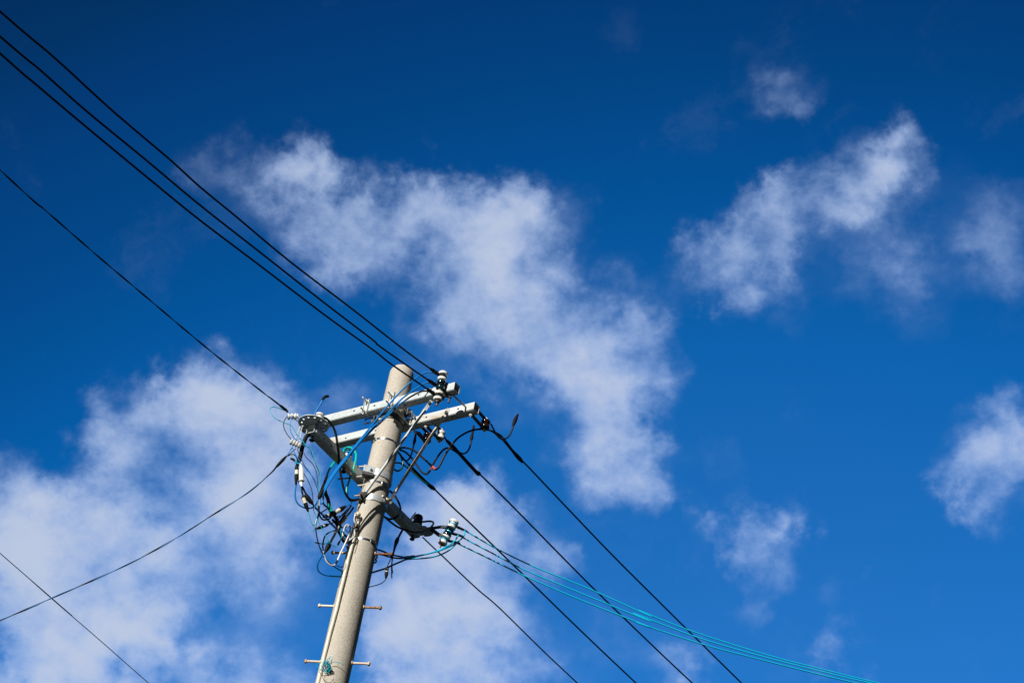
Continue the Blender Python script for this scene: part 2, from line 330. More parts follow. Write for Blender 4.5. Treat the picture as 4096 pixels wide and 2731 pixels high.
def path(fr, pts):                                 # (x, y[, k]) with k filled in linearly between the given ones
    ks = [p[2] if len(p) > 2 else None for p in pts]; idx = [i for i, k in enumerate(ks) if k is not None]
    P = [None]*len(pts)
    for i in idx: P[i] = at(fr, pts[i][0], pts[i][1], ks[i])
    for i, p in enumerate(pts):
        if P[i] is None:
            a = max((j for j in idx if j < i), default=None); b = min((j for j in idx if j > i), default=None)
            ka = P[a].dot(TOW) if a is not None else P[b].dot(TOW); kb = P[b].dot(TOW) if b is not None else ka
            t = (i-a)/(b-a) if a is not None and b is not None else 0
            P[i] = at(fr, p[0], p[1], ka+(kb-ka)*t)
    return P
def smooth(P, n=7):
    P = [Vector(p) for p in P]
    if len(P) < 3: return P
    Q = [2*P[0]-P[1]]+P+[2*P[-1]-P[-2]]; out = []
    for i in range(1, len(Q)-2):
        a, b, c, d = Q[i-1:i+3]
        for j in range(n):
            t = j/n; out.append(.5*((2*b)+(c-a)*t+(2*a-5*b+4*c-d)*t*t+(3*b-a-3*c+d)*t**3))
    return out+[P[-1]]
def rad(z): return 0.095+(10.0-z)/150              # pole radius at a height
def run_on(P, length, n, curve=0.0):               # carry a span on beyond the picture
    P = list(P); d = (P[-1]-P[-2]).normalized(); p = P[-1]
    for i in range(1, n+1):
        t = length*i/n; P.append(p+d*t+Vector((0, 0, curve*t*t)))
    return P
def cable(name, label, cat, P, r, m, group=None, n=7, seg=8, parent=None):
    mb = MB(); mb.tube(smooth(P, n), r, seg)
    if parent is not None: return mb.build(name, m, parent)
    return tag(mb.build(name, m, None, P[0]), label, cat, group)
def sleeve(name, P, r, m, parent, seg=10, n=5):    # r may be a list along the path
    Q = smooth(P, n)
    if isinstance(r, (list, tuple)):
        R = []
        for i in range(len(Q)):
            t = i/(len(Q)-1)*(len(r)-1); j = min(int(t), len(r)-2); R.append(r[j]+(r[j+1]-r[j])*(t-j))
        r = R
    mb = MB(); mb.tube(Q, r, seg); return mb.build(name, m, parent)
def connector(a, b, r, label, body='ivory_plastic', f0=.3, f1=.68, cap=1.12):
    a, b = Vector(a), Vector(b); d = b-a; L = d.length; mb = MB()
    root = empty('wire_connector', a.lerp(b, .5), label, 'connector', 'inline connectors on the service wires')
    mb.lathe([(r*.86, L*f0), (r, L*f0+.002), (r, L*f1-.002), (r*.86, L*f1)], a, d, 16); mb.build('body', body, root)
    mb = MB(); mb.lathe([(r*.35, 0), (r*.5, L*.02), (r*cap*.9, L*f0*.55), (r*cap, L*f0*.75), (r*cap, L*f0)], a, d, 16); mb.build('end_cap', 'black_rubber', root)
    mb = MB(); mb.lathe([(r*cap, L*f1), (r*cap, L*(f1+(1-f1)*.3)), (r*cap*.85, L*(f1+(1-f1)*.5)), (r*.5, L*.97), (r*.35, L)], a, d, 16); mb.build('end_cap', 'black_rubber', root)
    return root
def spool_prof(R, h, groove=.62, flange=.30):
    g = R*groove; f = h*flange
    return [(R*.35, 0), (R*.80, 0), (R*.93, f*.15), (R, f*.5), (R*.95, f*.9), (g*1.12, f*1.15), (g, h*.5), (g*1.12, h-f*1.15), (R*.95, h-f*.9), (R, h-f*.5), (R*.93, h-f*.15), (R*.80, h), (R*.35, h)]

# ---------------------------------------------------------------- ground (below the picture; it only bounces light)
mb = MB(); mb.add([(-6000, -6000, 0), (6000, -6000, 0), (6000, 6000, 0), (-6000, 6000, 0)], [(0, 1, 2, 3)])
mb.build('ground', 'ground_soil', None, (0, 0, 0))['kind'] = 'structure'
mb = MB(); mb.add([(.9, -120, .004), (7.4, -120, .004), (7.4, 120, .004), (.9, 120, .004)], [(0, 1, 2, 3)])
mb.build('road', 'asphalt', None, (4, 0, 0))['kind'] = 'structure'

# ---------------------------------------------------------------- concrete pole with its steps, bands and hole plugs
pole = empty('utility_pole', (0, 0, 0), 'tall tapered grey concrete utility pole with rusty step bolts', 'utility pole')
mb = MB(); prof = [(rad(z*.5), z*.5) for z in range(0, 20)]+[(rad(9.9), 9.9), (.0955, 9.942), (.090, 9.962), (.074, 9.988), (.055, 9.997), (.02, 10.0)]
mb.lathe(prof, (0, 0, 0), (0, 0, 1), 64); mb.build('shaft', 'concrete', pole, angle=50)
SD = Vector((.935, .356, 0)).normalized()
SM = [('rust_pale', 'rust_dark'), ('bolt_white', 'rust'), ('rust_pale', 'rust_pale')]
for i, z in enumerate((8.272, 7.822, 7.372)):
    for sgn, mm in ((-1, SM[i][0]), (1, SM[i][1])):
        r = rad(z); d = SD*sgn; c = Vector((0, 0, z)); L = .108 if sgn < 0 else .118
        mb = MB(); mb.cyl(c+d*(r-.03), c+d*(r+L), .0088, 12); b = mb.build('step_bolt', mm, pole)
        if mm in ('rust', 'rust_dark'): b['label'] = 'rusty brown step bolt'
        mb = MB(); mb.lathe([(.012, 0), (.0165, .002), (.0165, .013), (.013, .016)], c+d*(r+L-.004), d, 6); mb.build('bolt_head', mm, b)
        mb = MB(); mb.lathe([(.017, 0), (.017, .006), (.013, .008)], c+d*(r-.002), d, 16); mb.build('socket', 'bolt_white', b)
BZ = [at('r3', 1870, 118, .105).z, at('r3', 1800, 845, .108).z, at('r5', 1230, 712, .11).z]
for i, z in enumerate(BZ):
    r = rad(z); mb = MB(); mb.ring((0, 0, z), r-.002, r+.0022, .016, 64); bd = mb.build('steel_band', 'stainless', pole)
    a = math.radians((-118, -20, -14)[i]); p = Vector((math.cos(a)*(r+.006), math.sin(a)*(r+.006), z)); t = Vector((-math.sin(a), math.cos(a), 0)); n = Vector((math.cos(a), math.sin(a), 0))
    mb = MB(); mb.box(p, t*.022, n*.006, Vector((0, 0, .012))); mb.cyl(p+t*.02+n*.006, p+t*.038+n*.006, .005, 8); mb.build('buckle', 'dark_steel' if i == 2 else 'stainless', bd)
for fr, x, y, k in (('r2', 360, 697, .082), ('r5', 1250, 160, .10), ('r7', 655, 1132, .10)):
    p = at(fr, x, y, k); n = Vector((p.x, p.y, 0)).normalized(); q = n*(rad(p.z)-.004)+Vector((0, 0, p.z))
    mb = MB(); mb.lathe([(.0125, 0), (.0125, .005), (.009, .0062), (.0085, .0045), (.002, .0045)], q, n, 20); mb.build('hole_plug', 'grey_plastic', pole)

# ---------------------------------------------------------------- square steel crossarms
A = .0375
def beam(a, b, up, m, parent, wall=.005):
    a, b, up = Vector(a), Vector(b), Vector(up); ax = (b-a).normalized(); sd = ax.cross(up).normalized(); mb = MB(); bev = .006
    def loop(c, h, bv):
        out = []
        for sx, sy in ((-1, -1), (1, -1), (1, 1), (-1, 1)):
            p = [(sx*h, sy*(h-bv)), (sx*(h-bv), sy*h)]
            if sx*sy > 0: p = p[::-1]
            # walk anticlockwise
            out += p if sx*sy < 0 else p
        pts = [(-h, -h+bv), (-h+bv, -h), (h-bv, -h), (h, -h+bv), (h, h-bv), (h-bv, h), (-h+bv, h), (-h, h-bv)]
        return [c+sd*x+up*y for x, y in pts]
    L = [loop(a, A, bev), loop(b, A, bev), loop(b, A-wall, bev*.6), loop(a, A-wall, bev*.6)]
    vs = sum(L, []); fs = []
    for j in range(4):
        for k in range(8): fs.append((j*8+k, ((j+1) % 4)*8+k, ((j+1) % 4)*8+(k+1) % 8, j*8+(k+1) % 8))
    mb.add(vs, fs); return mb.build('beam', m, parent, angle=30)
Y, Z, X = Vector((0, 1, 0)), Vector((0, 0, 1)), Vector((1, 0, 0))
def nut(mb, p, ax, r=.012, h=.01): mb.lathe([(r*.9, 0), (r, .001), (r, h-.001), (r*.9, h)], p, ax, 6)

# front arm, nearest the viewer
FY, FZ = -.132, 9.523
fa = empty('crossarm', (0, FY, FZ-A), 'upper galvanised square crossarm passing in front of the pole', 'crossarm', 'steel crossarms on the pole')
bm_ = beam((-.769, FY, FZ), (.679, FY, FZ), (0, 0, 1), 'galvanised', fa)
cuts = []
for fr, x, y in (('r1', 1553, 920), ('r1', 1890, 833), ('r2', 75, 915), ('r2', 800, 735)):
    p = at(fr, x, y, ('y', FY-A)); cuts.append((p-Y*.02, p+Y*.1, .0085))
for fr, x, y in (('r1', 1580, 1028), ('r1', 1965, 930), ('r2', 150, 1015), ('r2', 580, 908)):
    p = at(fr, x, y, ('z', FZ-A)); cuts.append((p-Z*.02, p+Z*.1, .010))
drill(bm_, cuts)
for fr, top, bot, rods in (('r1', (1788, 738), (1722, 972), ((1765, 772), (1718, 938))), ('r2', (376, 712), (330, 945), ((345, 762), (303, 912)))):
    p, q = at(fr, *top, ('y', FY-A-.004)), at(fr, *bot, ('y', FY-A-.004)); p.x = q.x = (p.x+q.x)/2
    mb = MB(); mb.bar(p, q, .046, .006, X); mb.bar(p-X*.021-Y*.007, q-X*.021-Y*.007, .003, .014, X); mb.bar(p+X*.021-Y*.007, q+X*.021-Y*.007, .003, .014, X); mb.build('clamp_plate', 'galvanised', fa)
    for (x, y) in rods:
        w = at(fr, x, y, ('y', FY-A-.008)); w.x = p.x
        mb = MB(); mb.cyl(w-Y*.062, w+Y*.40, .0062, 10); nut(mb, w-Y*.012, -Y, .012, .011); mb.build('threaded_rod', 'bolt_white', fa)
for (a, ya), (b, yb) in ((((640, 1000), -.06), ((742, 1092), .094)), (((1390, 762), -.0945), ((1582, 938), .0935))):
    mb = MB(); mb.cyl(at('r2', *a, ('y', ya)), at('r2', *b, ('y', yb)), .0075, 10); mb.build('spacer_rod', 'galvanised', fa)
# pole band under the front arm
bz = at('r2', 300, 1062, .10).z; r = rad(bz)
cl = empty('pole_band', (0, 0, bz-.025), 'dark steel pole band tucked under the upper crossarm', 'pole band')
mb = MB(); mb.ring((0, 0, bz), r+.001, r+.008, .05, 64); mb.build('strap', 'dark_steel', cl)
for fr, x, y, k in (('r2', 590, 1045, .03), ('r2', 90, 1160, .03)):
    p = at(fr, x, y, k); mb = MB(); mb.box(p, X*.006, Y*.024, Z*.03); mb.box(p+X*.03, X*.006, Y*.024, Z*.03); mb.build('flange', 'dark_steel', cl)
    mb = MB(); mb.cyl(p-X*.025, p+X*.062, .006, 10); nut(mb, p+X*.037, X); nut(mb, p-X*.007, -X); mb.build('bolt', 'bolt_white', cl)
p = at('r1', 1790, 1082, ('y', -.10)); mb = MB(); e1, e2 = X*.036, Z*.022
mb.tube([p-e1-e2, p+e1-e2, p+e1+e2, p-e1+e2, p-e1-e2], .006, 6); mb.build('slotted_lug', 'dark_steel', cl)

# rear arm
RY = .131
ra = empty('crossarm', (0, RY, FZ-A), 'rust streaked square crossarm behind the pole with two dead end insulators', 'crossarm', 'steel crossarms on the pole')
bm_ = beam((-.749, RY, FZ), (.694, RY, FZ), (0, 0, 1), 'galvanised_old', ra)
cuts = []
for fr, x, y in (('r1', 1415, 1368), ('r1', 1905, 1243), ('r2', 930, 1105), ('r2', 1455, 970)):
    p = at(fr, x, y, ('y', RY-A)); cuts.append((p-Y*.02, p+Y*.1, .0085))
for x in (.62, .48, .30, -.45): cuts.append((Vector((x, RY, FZ-.06)), Vector((x, RY, FZ-.02)), .009))
drill(bm_, cuts)

# third arm, along the street
CX, CZ = -.146, 8.957
ca = empty('crossarm', (CX, 0, CZ-A), 'dull grey crossarm running past the pole side, lowest of the three', 'crossarm', 'steel crossarms on the pole')
bm_ = beam((CX, -.689, CZ), (CX, .768, CZ), (0, 0, 1), 'galvanised', ca)
cuts = []
for fr, x, y, rr in (('r1', 972, 1285, .014), ('r1', 1062, 1380, .0095), ('r1', 1185, 1500, .0095), ('r3', 1018, 262, .0095), ('r3', 1260, 505, .0095), ('r6', 825, 425, .0095), ('r6', 930, 530, .0095), ('r6', 1010, 605, .0095)):
    p = at(fr, x, y, ('x', CX+A)); cuts.append((p+X*.02, p-X*.1, rr))
for y in (-.58, -.42, -.25, .45, .62): cuts.append((Vector((CX, y, CZ-.06)), Vector((CX, y, CZ-.02)), .010))
drill(bm_, cuts)
for fr, x, y in (('r3', 705, 100), ('r3', 1228, 620), ('r6', 985, 705)):      # thumb screws under the arm
    p = at(fr, x, y, ('z', CZ-A)); mb = MB(); mb.cyl(p+Z*.01, p-Z*.03, .007, 10); mb.lathe([(.008, 0), (.019, .004), (.021, .010), (.012, .018)], p-Z*.028, -Z, 12); mb.build('thumb_screw', 'black_rubber', ca)

# clamps that carry the third arm and the braces
z = (at('r3', 1830, 640, .112).z+at('r3', 1830, 738, .112).z)/2; r = rad(z)
uc = empty('pole_clamp', (0, 0, z-.03), 'bright wide steel clamp bolting the lowest crossarm to the pole', 'clamp')
mb = MB(); mb.ring((0, 0, z), r+.001, r+.007, .056, 64); mb.build('strap', 'zinc_plate', uc)
p = at('r3', 1637, 650, .105); L_ = Vector((TOW.y, -TOW.x, 0)); L_ = L_ if L_.dot(RIGHT) > 0 else -L_
mb = MB(); mb.box(p, L_*.043, TOW*.004, Z*.034); mb.box(p-L_*.04-TOW*.02, L_*.004, TOW*.02, Z*.034); mb.build('face_plate', 'zinc_plate', uc)
mb = MB(); nut(mb, p+L_*.012+TOW*.003, TOW, .011, .012); mb.lathe([(.006, 0), (.006, .012), (.004, .014)], p+L_*.012+TOW*.012, TOW, 10); mb.build('bolt', 'zinc_plate', uc)
p = at('r3', 1608, 742, .09); mb = MB(); mb.box(p, L_*.04, TOW*.03, Z*.012); mb.build('lower_plate', 'dark_steel', uc)
for a, b, k, mm in (((1440, 606), (1575, 594), .06, 'bolt_white'), ((1120, 806), (1322, 788), .12, 'rust_pale'), ((1432, 772), (1580, 755), .075, 'bolt_white'), ((1438, 916), (1560, 902), .055, 'bolt_white'), ((1394, 1086), (1520, 1072), .05, 'rust_pale')):
    mb = MB(); mb.cyl(at('r3', *a, k), at('r3', *b, k), .0066, 10); mb.build('threaded_rod', mm, uc)
p = at('r3', 1322, 775, .12); mb = MB(); mb.box(p, L_*.006, TOW*.02, Z*.034); mb.build('end_plate', 'dark_steel', uc)

z2 = (at('r3', 1740, 1050, .112).z+at('r3', 1760, 1150, .112).z)/2; r = rad(z2)
lc = empty('pole_clamp', (0, 0, z2-.03), 'bluish steel pole clamp holding the lower ends of both braces', 'clamp')
mb = MB(); mb.ring((0, 0, z2), r+.001, r+.007, .052, 64, rtop=.0); mb.build('strap', 'zinc_plate', lc)
p = at('r3', 1950, 1160, .075); mb = MB(); mb.lathe([(.020, 0), (.030, .004), (.030, .012), (.020, .016)], p-TOW*.01, L_*.3+TOW, 14); mb.build('lug', 'bolt_white', lc)
mb = MB(); mb.cyl(at('r3', 1858, 1082, .16), at('r3', 1935, 1160, .07), .0068, 10); nut(mb, at('r3', 1915, 1140, .10), TOW, .012, .012); mb.build('bolt', 'bolt_white', lc)
p = at('r3', 1500, 1110, .07); mb = MB(); mb.box(p, L_*.012, TOW*.03, Z*.034); mb.box(p+L_*.03-Z*.005, L_*.004, TOW*.028, Z*.028); mb.build('lug', 'dark_steel', lc)
mb = MB(); mb.cyl(at('r3', 1490, 1040, .15), at('r3', 1520, 1085, .05), .008, 10); mb.build('bolt', 'rust_dark', lc)

# braces
def brace(label, pts, r, m):
    a, b, c, d = [Vector(q) for q in pts]
    t = empty('crossarm_brace', d, label, 'brace', 'slanting braces of the crossarms')
    mb = MB(); mb.tube([a.lerp(b, .8), b, c, c.lerp(d, .2)], r, 12); mb.build('rod', m, t)
    mb = MB(); mb.bar(a, b, r*2.3, .008, L_); mb.build('flat_end', 'galvanised' if 'rust' not in m else 'bolt_white', t)
    mb = MB(); mb.bar(c, d, r*2.2, .010, L_); mb.build('flat_end', 'dark_steel', t)
    mb = MB(); nut(mb, a.lerp(b, .25)+TOW*.004, TOW, .014, .012); mb.build('bolt', 'dark_steel', t)
a, d = at('r2', 1015, 835, ('y', FY+.0)), at('r3', 1515, 1115, .10)
brace('pale galvanised brace slanting from upper crossarm across front of the pole', (a, a.lerp(d, .12), a.lerp(d, .93), d), .0112, 'galvanised')
a, d = at('r2', 1300, 965, ('y', RY-A-.008)), at('r4', 305, 1160, .03)
brace('rust stained brace slanting from rear crossarm to right side of the pole', (a, a.lerp(d, .20), a.lerp(d, .90), d), .0112, 'rust_pale')

# ---------------------------------------------------------------- mounting plates with pin insulators at both ends of the third arm
dc = at('r1', 885, 1143, ('z', 8.9995))
ds = empty('mounting_disc', dc, 'round perforated steel disc, dark underneath, on near end of lowest crossarm', 'bracket')
mb = MB(); mb.lathe([(.112, 0), (.115, .002), (.115, .007), (.112, .009)], dc-Z*.003, Z, 64); dp = mb.build('disc', 'galvanised', ds)
cuts = []
for i in range(12):
    a = 2*math.pi*(i+.3)/12; q = dc+Vector((math.cos(a), math.sin(a), 0))*.092; cuts.append((q-Z*.05, q+Z*.05, .0108))
drill(dp, cuts)
for s_ in (-1, 1):
    q = Vector((CX+s_*.044, -.655, 8.958)); mb = MB(); mb.box(q+Z*.02, X*.003, Y*.018, Z*.052); mb.build('side_lug', 'galvanised', ds)
wp = at('r1', 968, 1075, ('z', 9.006))
wi = empty('pin_insulator', wp, 'white porcelain insulator peeping over the perforated disc', 'insulator')
mb = MB(); mb.lathe([(.026, 0), (.033, .004), (.033, .016), (.020, .022), (.020, .034), (.032, .040), (.032, .052), (.02, .060), (.002, .062)], wp, Z, 24); mb.build('porcelain', 'white_porcelain', wi)
mb = MB(); mb.cyl(wp-Z*.018, wp+Z*.068, .006, 10); mb.build('pin', 'dark_steel', wi)

fc = at('r6', 1165, 640, ('z', 8.999))
fp = empty('mounting_plate', fc, 'dark round plate with holes at far end of lowest crossarm', 'bracket')
mb = MB(); mb.lathe([(.072, 0), (.074, .002), (.074, .006), (.072, .008)], fc-Z*.004, Z, 48); q = mb.build('disc', 'galvanised', fp)
cuts = []
for x, y in ((1210, 574), (1150, 710), (1115, 625)):
    w = at('r6', x, y, ('z', 8.999)); cuts.append((w-Z*.05, w+Z*.05, .009))
drill(q, cuts)
w = at('r6', 1240, 665, ('z', 8.992)); mb = MB(); mb.lathe([(.026, 0), (.026, .008), (.013, .010), (.013, .022), (.004, .024)], w+Z*.004, -Z, 20); mb.build('centre_boss', 'galvanised', fp)
bp0 = at('r6', 1048, 540, -.60)
bi = empty('pin_insulator', bp0, 'dark brown glazed insulator standing on far end of lowest crossarm', 'insulator')
mb = MB(); mb.lathe([(.030, 0), (.040, .004), (.040, .022), (.027, .030), (.027, .042), (.037, .050), (.039, .066), (.032, .082), (.016, .090), (.002, .092)], bp0, Z, 28); mb.build('porcelain', 'brown_porcelain', bi)
mb = MB(); mb.lathe([(.034, 0), (.034, .006), (.02, .008)], bp0-Z*.008, Z, 20); mb.build('seat_washer', 'white_porcelain', bi)

# ---------------------------------------------------------------- upper right rack: three spools on one rod in front of the upper crossarm
RYY = -.2145
RX = at('r2', 1152, 650, ('y', RYY)).x
RT, RB = at('r2', 1205, 366, ('y', RYY)).z, at('r2', 1105, 925, ('y', RYY)).z
SZ = [meet(sight('r2', x, y), (RX, 0, 0), X).z for x, y in ((1200, 445), (1175, 590), (1130, 770))]     # where the three feeders tie in
rk = empty('insulator_rack', (RX, RYY, RB), 'dark bracket gripping right end of upper crossarm with upright insulator rod', 'bracket')
mb = MB(); mb.cyl((RX, RYY, RB), (RX, RYY, RT-.008), .0065, 12); mb.build('rod', 'dark_steel', rk)
mb = MB(); mb.lathe([(.018, 0), (.018, .01), (.008, .012), (.008, .02)], (RX, RYY, SZ[2]-.045), -Z, 12); mb.cyl((RX-.016, RYY, RB+.014), (RX+.016, RYY, RB+.014), .0038, 8); mb.build('rod_end', 'dark_steel', rk)
mb = MB(); mb.lathe([(.012, 0), (.013, .002), (.013, .010), (.01, .012)], (RX, RYY, RT-.012), Z, 6); mb.build('top_nut', 'bolt_white', rk)
for zz, mm in (((SZ[0]+SZ[1])/2, 'dark_steel'), ((SZ[1]+SZ[2])/2, 'bolt_white')):
    mb = MB(); mb.bar((RX, RYY-.015, zz), (RX+.005, FY-A-.002, zz), .030, .005, X); mb.build('bracket_bar', mm, rk)
mb = MB(); xb = RX+.012                                             # U strap round the arm
mb.bar((xb, FY-A-.004, FZ-A-.09), (xb, FY-A-.004, FZ+A+.006), .022, .006, X); mb.bar((xb, FY-A-.007, FZ+A+.004), (xb, FY+A+.006, FZ+A+.004), .022, .006, X); mb.bar((xb, FY-A-.007, FZ-A-.004), (xb, FY+A+.006, FZ-A-.004), .022, .006, X); mb.build('arm_strap', 'dark_steel', rk)
p = at('r2', 1318, 760, ('z', FZ-A-.01)); mb = MB(); mb.cyl(p+Z*.01, p-Z*.062, .0075, 10); nut(mb, p-Z*.006, -Z, .016, .012); mb.build('clamp_bolt', 'dark_steel', rk)
def spool(label, o, ax, R, h, m, group, **kw):
    mb = MB(); mb.lathe(spool_prof(R, h, **kw), o, ax, 28); return tag(mb.build('spool_insulator', m, None, o), label, 'insulator', group)
GU = 'spool insulators on the upper right rack'
spool('white spool insulator, topmost on the rod at right end of upper crossarm', (RX, RYY, SZ[0]-.040), Z, .0365, .080, 'white_porcelain', GU, groove=.55, flange=.32)
spool('dark teal spool insulator between two white ones on the upper crossarm rack', (RX, RYY, SZ[1]-.037), Z, .034, .074, 'teal_porcelain', GU, groove=.58, flange=.32)
spool('white spool insulator below the dark teal one, hanging under upper crossarm end', (RX, RYY, SZ[2]-.039), Z, .0365, .078, 'white_porcelain', GU, groove=.55, flange=.32)

# ---------------------------------------------------------------- dead end clevises on the rear arm
def clevis(label, bars, m, nuts):
    t = empty('dead_end_clevis', bars[0][0], label, 'bracket', 'strap pairs on the rear crossarm')
    for a, b in bars:
        mb = MB(); mb.bar(a, b, .026, .007, X); mb.build('strap_bar', m, t)
    for p, ax in nuts:
        mb = MB(); nut(mb, p, ax, .014, .012); mb.cyl(p-Vector(ax)*.01, p+Vector(ax)*.02, .006, 8); mb.build('nut', 'bolt_white', t)
    return t
zb, zt = FZ-A-.006, FZ+A+.006
def insul(label, c, R, h, m, grp):
    return spool(label, c-Z*h/2, Z, R, h, m, grp, groove=.72, flange=.34)
GD = 'dead end insulators behind the rear crossarm'
# right end: brown spool
a0 = at('r2', 1645, 1062, ('z', zb)); b0 = at('r2', 1910, 1300, ('z', zb)); a0.x = b0.x = (a0.x+b0.x)/2; a1 = Vector((a0.x, RY-.02, zt)); b1 = Vector((b0.x, b0.y, zt))
clevis('pair of dark strap bars at right end of rear crossarm holding brown insulator', ((a0, b0+Y*.015), (a1, b1+Y*.015)), 'dark_steel', ((a0-Z*.004, -Z), (b0-Z*.004, -Z), (b1+Z*.004, Z)))
i1 = (b0+b1)/2
insul('glossy dark brown spool insulator behind right end of rear crossarm', i1, .038, .072, 'brown_porcelain', GD)
# middle: white spool
c0 = at('r2', 910, 1250, ('z', zb)); d0 = at('r2', 1165, 1480, ('z', zb)); c0.x = d0.x = (c0.x+d0.x)/2; c1 = Vector((c0.x, RY-.02, zt)); d1 = Vector((d0.x, d0.y, zt))
clevis('pair of dark strap bars midway along rear crossarm holding a white insulator', ((c0, d0+Y*.015), (c1, d1+Y*.015)), 'dark_steel', ((c0-Z*.004, -Z), (d0-Z*.004, -Z), (d1+Z*.004, Z)))
i2 = (d0+d1)/2
insul('white spool insulator with black wire groove behind middle of rear crossarm', i2, .036, .072, 'white_porcelain', GD)
# near the pole, mostly hidden
e0 = at('r2', 760, 1345, ('z', zb)); f0 = e0+Y*.17; e1 = Vector((e0.x, RY-.02, zt)); f1 = f0+Z*(zt-zb)
clevis('dark strap bars on rear crossarm nearest the pole, mostly hidden by the brace', ((e0, f0), (e1, f1)), 'dark_steel', ((e0-Z*.004, -Z),))
mb = MB(); mb.cyl(at('r2', 800, 1350, ('z', zb-.004)), at('r2', 888, 1450, ('z', zb-.03)), .0085, 10)
tag(mb.build('threaded_stud', 'dark_steel'), 'short dark stud sticking out under the rear crossarm beside the braces', 'stud')
i3 = f0-Y*.02+Z*(zt-zb)/2
insul('brown spool insulator behind rear crossarm close to the pole', i3, .036, .072, 'brown_porcelain', GD)

# ---------------------------------------------------------------- far rack: three leaning spools for the blue service wires
KR = -.50
q0, q1 = at('r6', 1412, 895, KR), at('r6', 1648, 468, KR); ax = (q1-q0).normalized(); LR = (q1-q0).length
fr_ = empty('insulator_rack', q0, 'flat two armed bracket with leaning rusty rod beyond the lowest crossarm', 'bracket')
mb = MB(); mb.cyl(q0, q1, .0062, 10); mb.build('rod', 'rust', fr_)
mb = MB(); nut(mb, q0+ax*.035, -ax, .013, .012); mb.build('rod_nut', 'rust_dark', fr_)
mb = MB(); mb.lathe([(.020, 0), (.022, .004), (.014, .010), (.004, .011)], q1-ax*.012, ax, 14); mb.build('rod_cap', 'black_rubber', fr_)
for pts in (((1250, 600), (1440, 572), (1545, 590)), ((1270, 610), (1405, 705), (1470, 712))):
    P = [at('r6', pts[0][0], pts[0][1], -.62), at('r6', pts[1][0], pts[1][1], -.56), at('r6', pts[2][0], pts[2][1], KR)]
    mb = MB(); mb.bar(P[0], P[1], .030, .005, ax); mb.bar(P[1], P[2], .030, .005, ax); mb.build('bracket_arm', 'dark_steel', fr_)
GF = 'spool insulators on the far service rack'
s1, s2, s3 = q1-ax*.088, q1-ax*.088*1-ax*.078, q0+ax*.035
spool('grey white spool insulator, topmost of the leaning stack of three', s1, ax, .039, .078, 'white_porcelain', GF)
spool('deep teal spool insulator in the middle of the leaning stack of three', s2, ax, .036, .074, 'teal_porcelain', GF)
spool('white spool insulator, lowest of the leaning stack above the rusty rod end', s3, ax, .038, (s2-s3).length-.004, 'white_porcelain', GF)

# ---------------------------------------------------------------- left drop wire spools and the blue one behind the third arm
def multi(label, a, b, R, m, n):
    d = b-a; L = d.length; prof = [(R*.4, 0)]
    for i in range(n):
        h0, h1 = L*i/n, L*(i+1)/n; w = h1-h0
        prof += [(R*.9, h0+w*.02), (R, h0+w*.15), (R, h0+w*.45), (R*.9, h0+w*.58), (R*.62, h0+w*.66), (R*.62, h0+w*.94)]
    prof += [(R*.62, L*.96), (R*.9, L*.97), (R, L*.985), (R*.9, L), (R*.4, L)]
    mb = MB(); mb.lathe(prof, a, d, 24); return tag(mb.build('spool_insulator', m, None, a), label, 'insulator', 'white spool insulators at near end of the lowest crossarm')
multi('white ridged spool insulator left of perforated disc, holding the upper left wire', at('r1', 455, 1018, .43), at('r1', 628, 1008, .43), .0235, 'white_porcelain', 3)
multi('white ridged spool insulator slung below the perforated disc on two thin straps', at('r1', 508, 1425, .43), at('r1', 680, 1500, .43), .025, 'white_porcelain', 4)
t = empty('wire_link', at('r1', 660, 1160, .43), 'two thin bright straps hanging from disc to the lower white spool', 'link', 'wire links at the perforated disc')
for P in (((668, 1175), (600, 1340), (575, 1420)), ((700, 1180), (680, 1250), (672, 1330), (640, 1450))):
    mb = MB(); mb.tube(smooth([at('r1', x, y, .43) for x, y in P], 5), .0032, 8); mb.build('strap', 'galvanised', t)
t = empty('wire_link', at('r1', 640, 1090, .43), 'short dark wire loop tying the upper white spool to the disc', 'link', 'wire links at the perforated disc')
for P in (((600, 1000), (650, 1060), (672, 1100)), ((560, 1050), (620, 1090), (665, 1105))):
    mb = MB(); mb.tube(smooth([at('r1', x, y, .435) for x, y in P], 5), .003, 8); mb.build('strap', 'dark_steel', t)
c = at('r3', 1290, 385, -.06); b_ = at('r3', 1330, 455, -.06)
bs = empty('pin_insulator', c, 'blue glazed insulator half hidden behind the lowest crossarm', 'insulator')
mb = MB(); mb.lathe([(.02, -.036), (.034, -.032), (.036, -.01), (.026, -.004), (.026, .01), (.033, .016), (.033, .034), (.02, .042), (.002, .044)], c, Z, 24); mb.build('porcelain', 'blue_porcelain', bs)
mb = MB(); mb.lathe([(.036, 0), (.037, .01), (.03, .014)], c-Z*.044, Z, 20); mb.build('skirt', 'white_porcelain', bs)

# ---------------------------------------------------------------- line wires
def project(p):
    d = p-CAM; z = d.dot(FWD); return 2048+FPX*d.dot(RIGHT)/z, 1365.5-FPX*d.dot(UP)/z
def wrap(P, fr, x, y, length, r, m, parent, name='tape_band'):      # a short band round a wire, at the place nearest a sight line
    ox, oy, s = FR[fr]; px, py = ox+x/s, oy+y/s
    i = min(range(len(P)), key=lambda j: (project(P[j])[0]-px)**2+(project(P[j])[1]-py)**2); i = min(max(i, 1), len(P)-2)
    d = (P[i+1]-P[i-1]).normalized(); mb = MB(); mb.tube([P[i]-d*length/2, P[i]-d*length*.4, P[i]+d*length*.4, P[i]+d*length/2], [r*.9, r, r, r*.9], 10)
    return mb.build(name, m, parent)
def ext_parab(P, length, n=14, k=.013):
    d = (P[-1]-P[-2]).normalized(); p = P[-1]; return list(P)+[p+d*(length*i/n)+Z*(k*(length*i/n)**2) for i in range(1, n+1)]

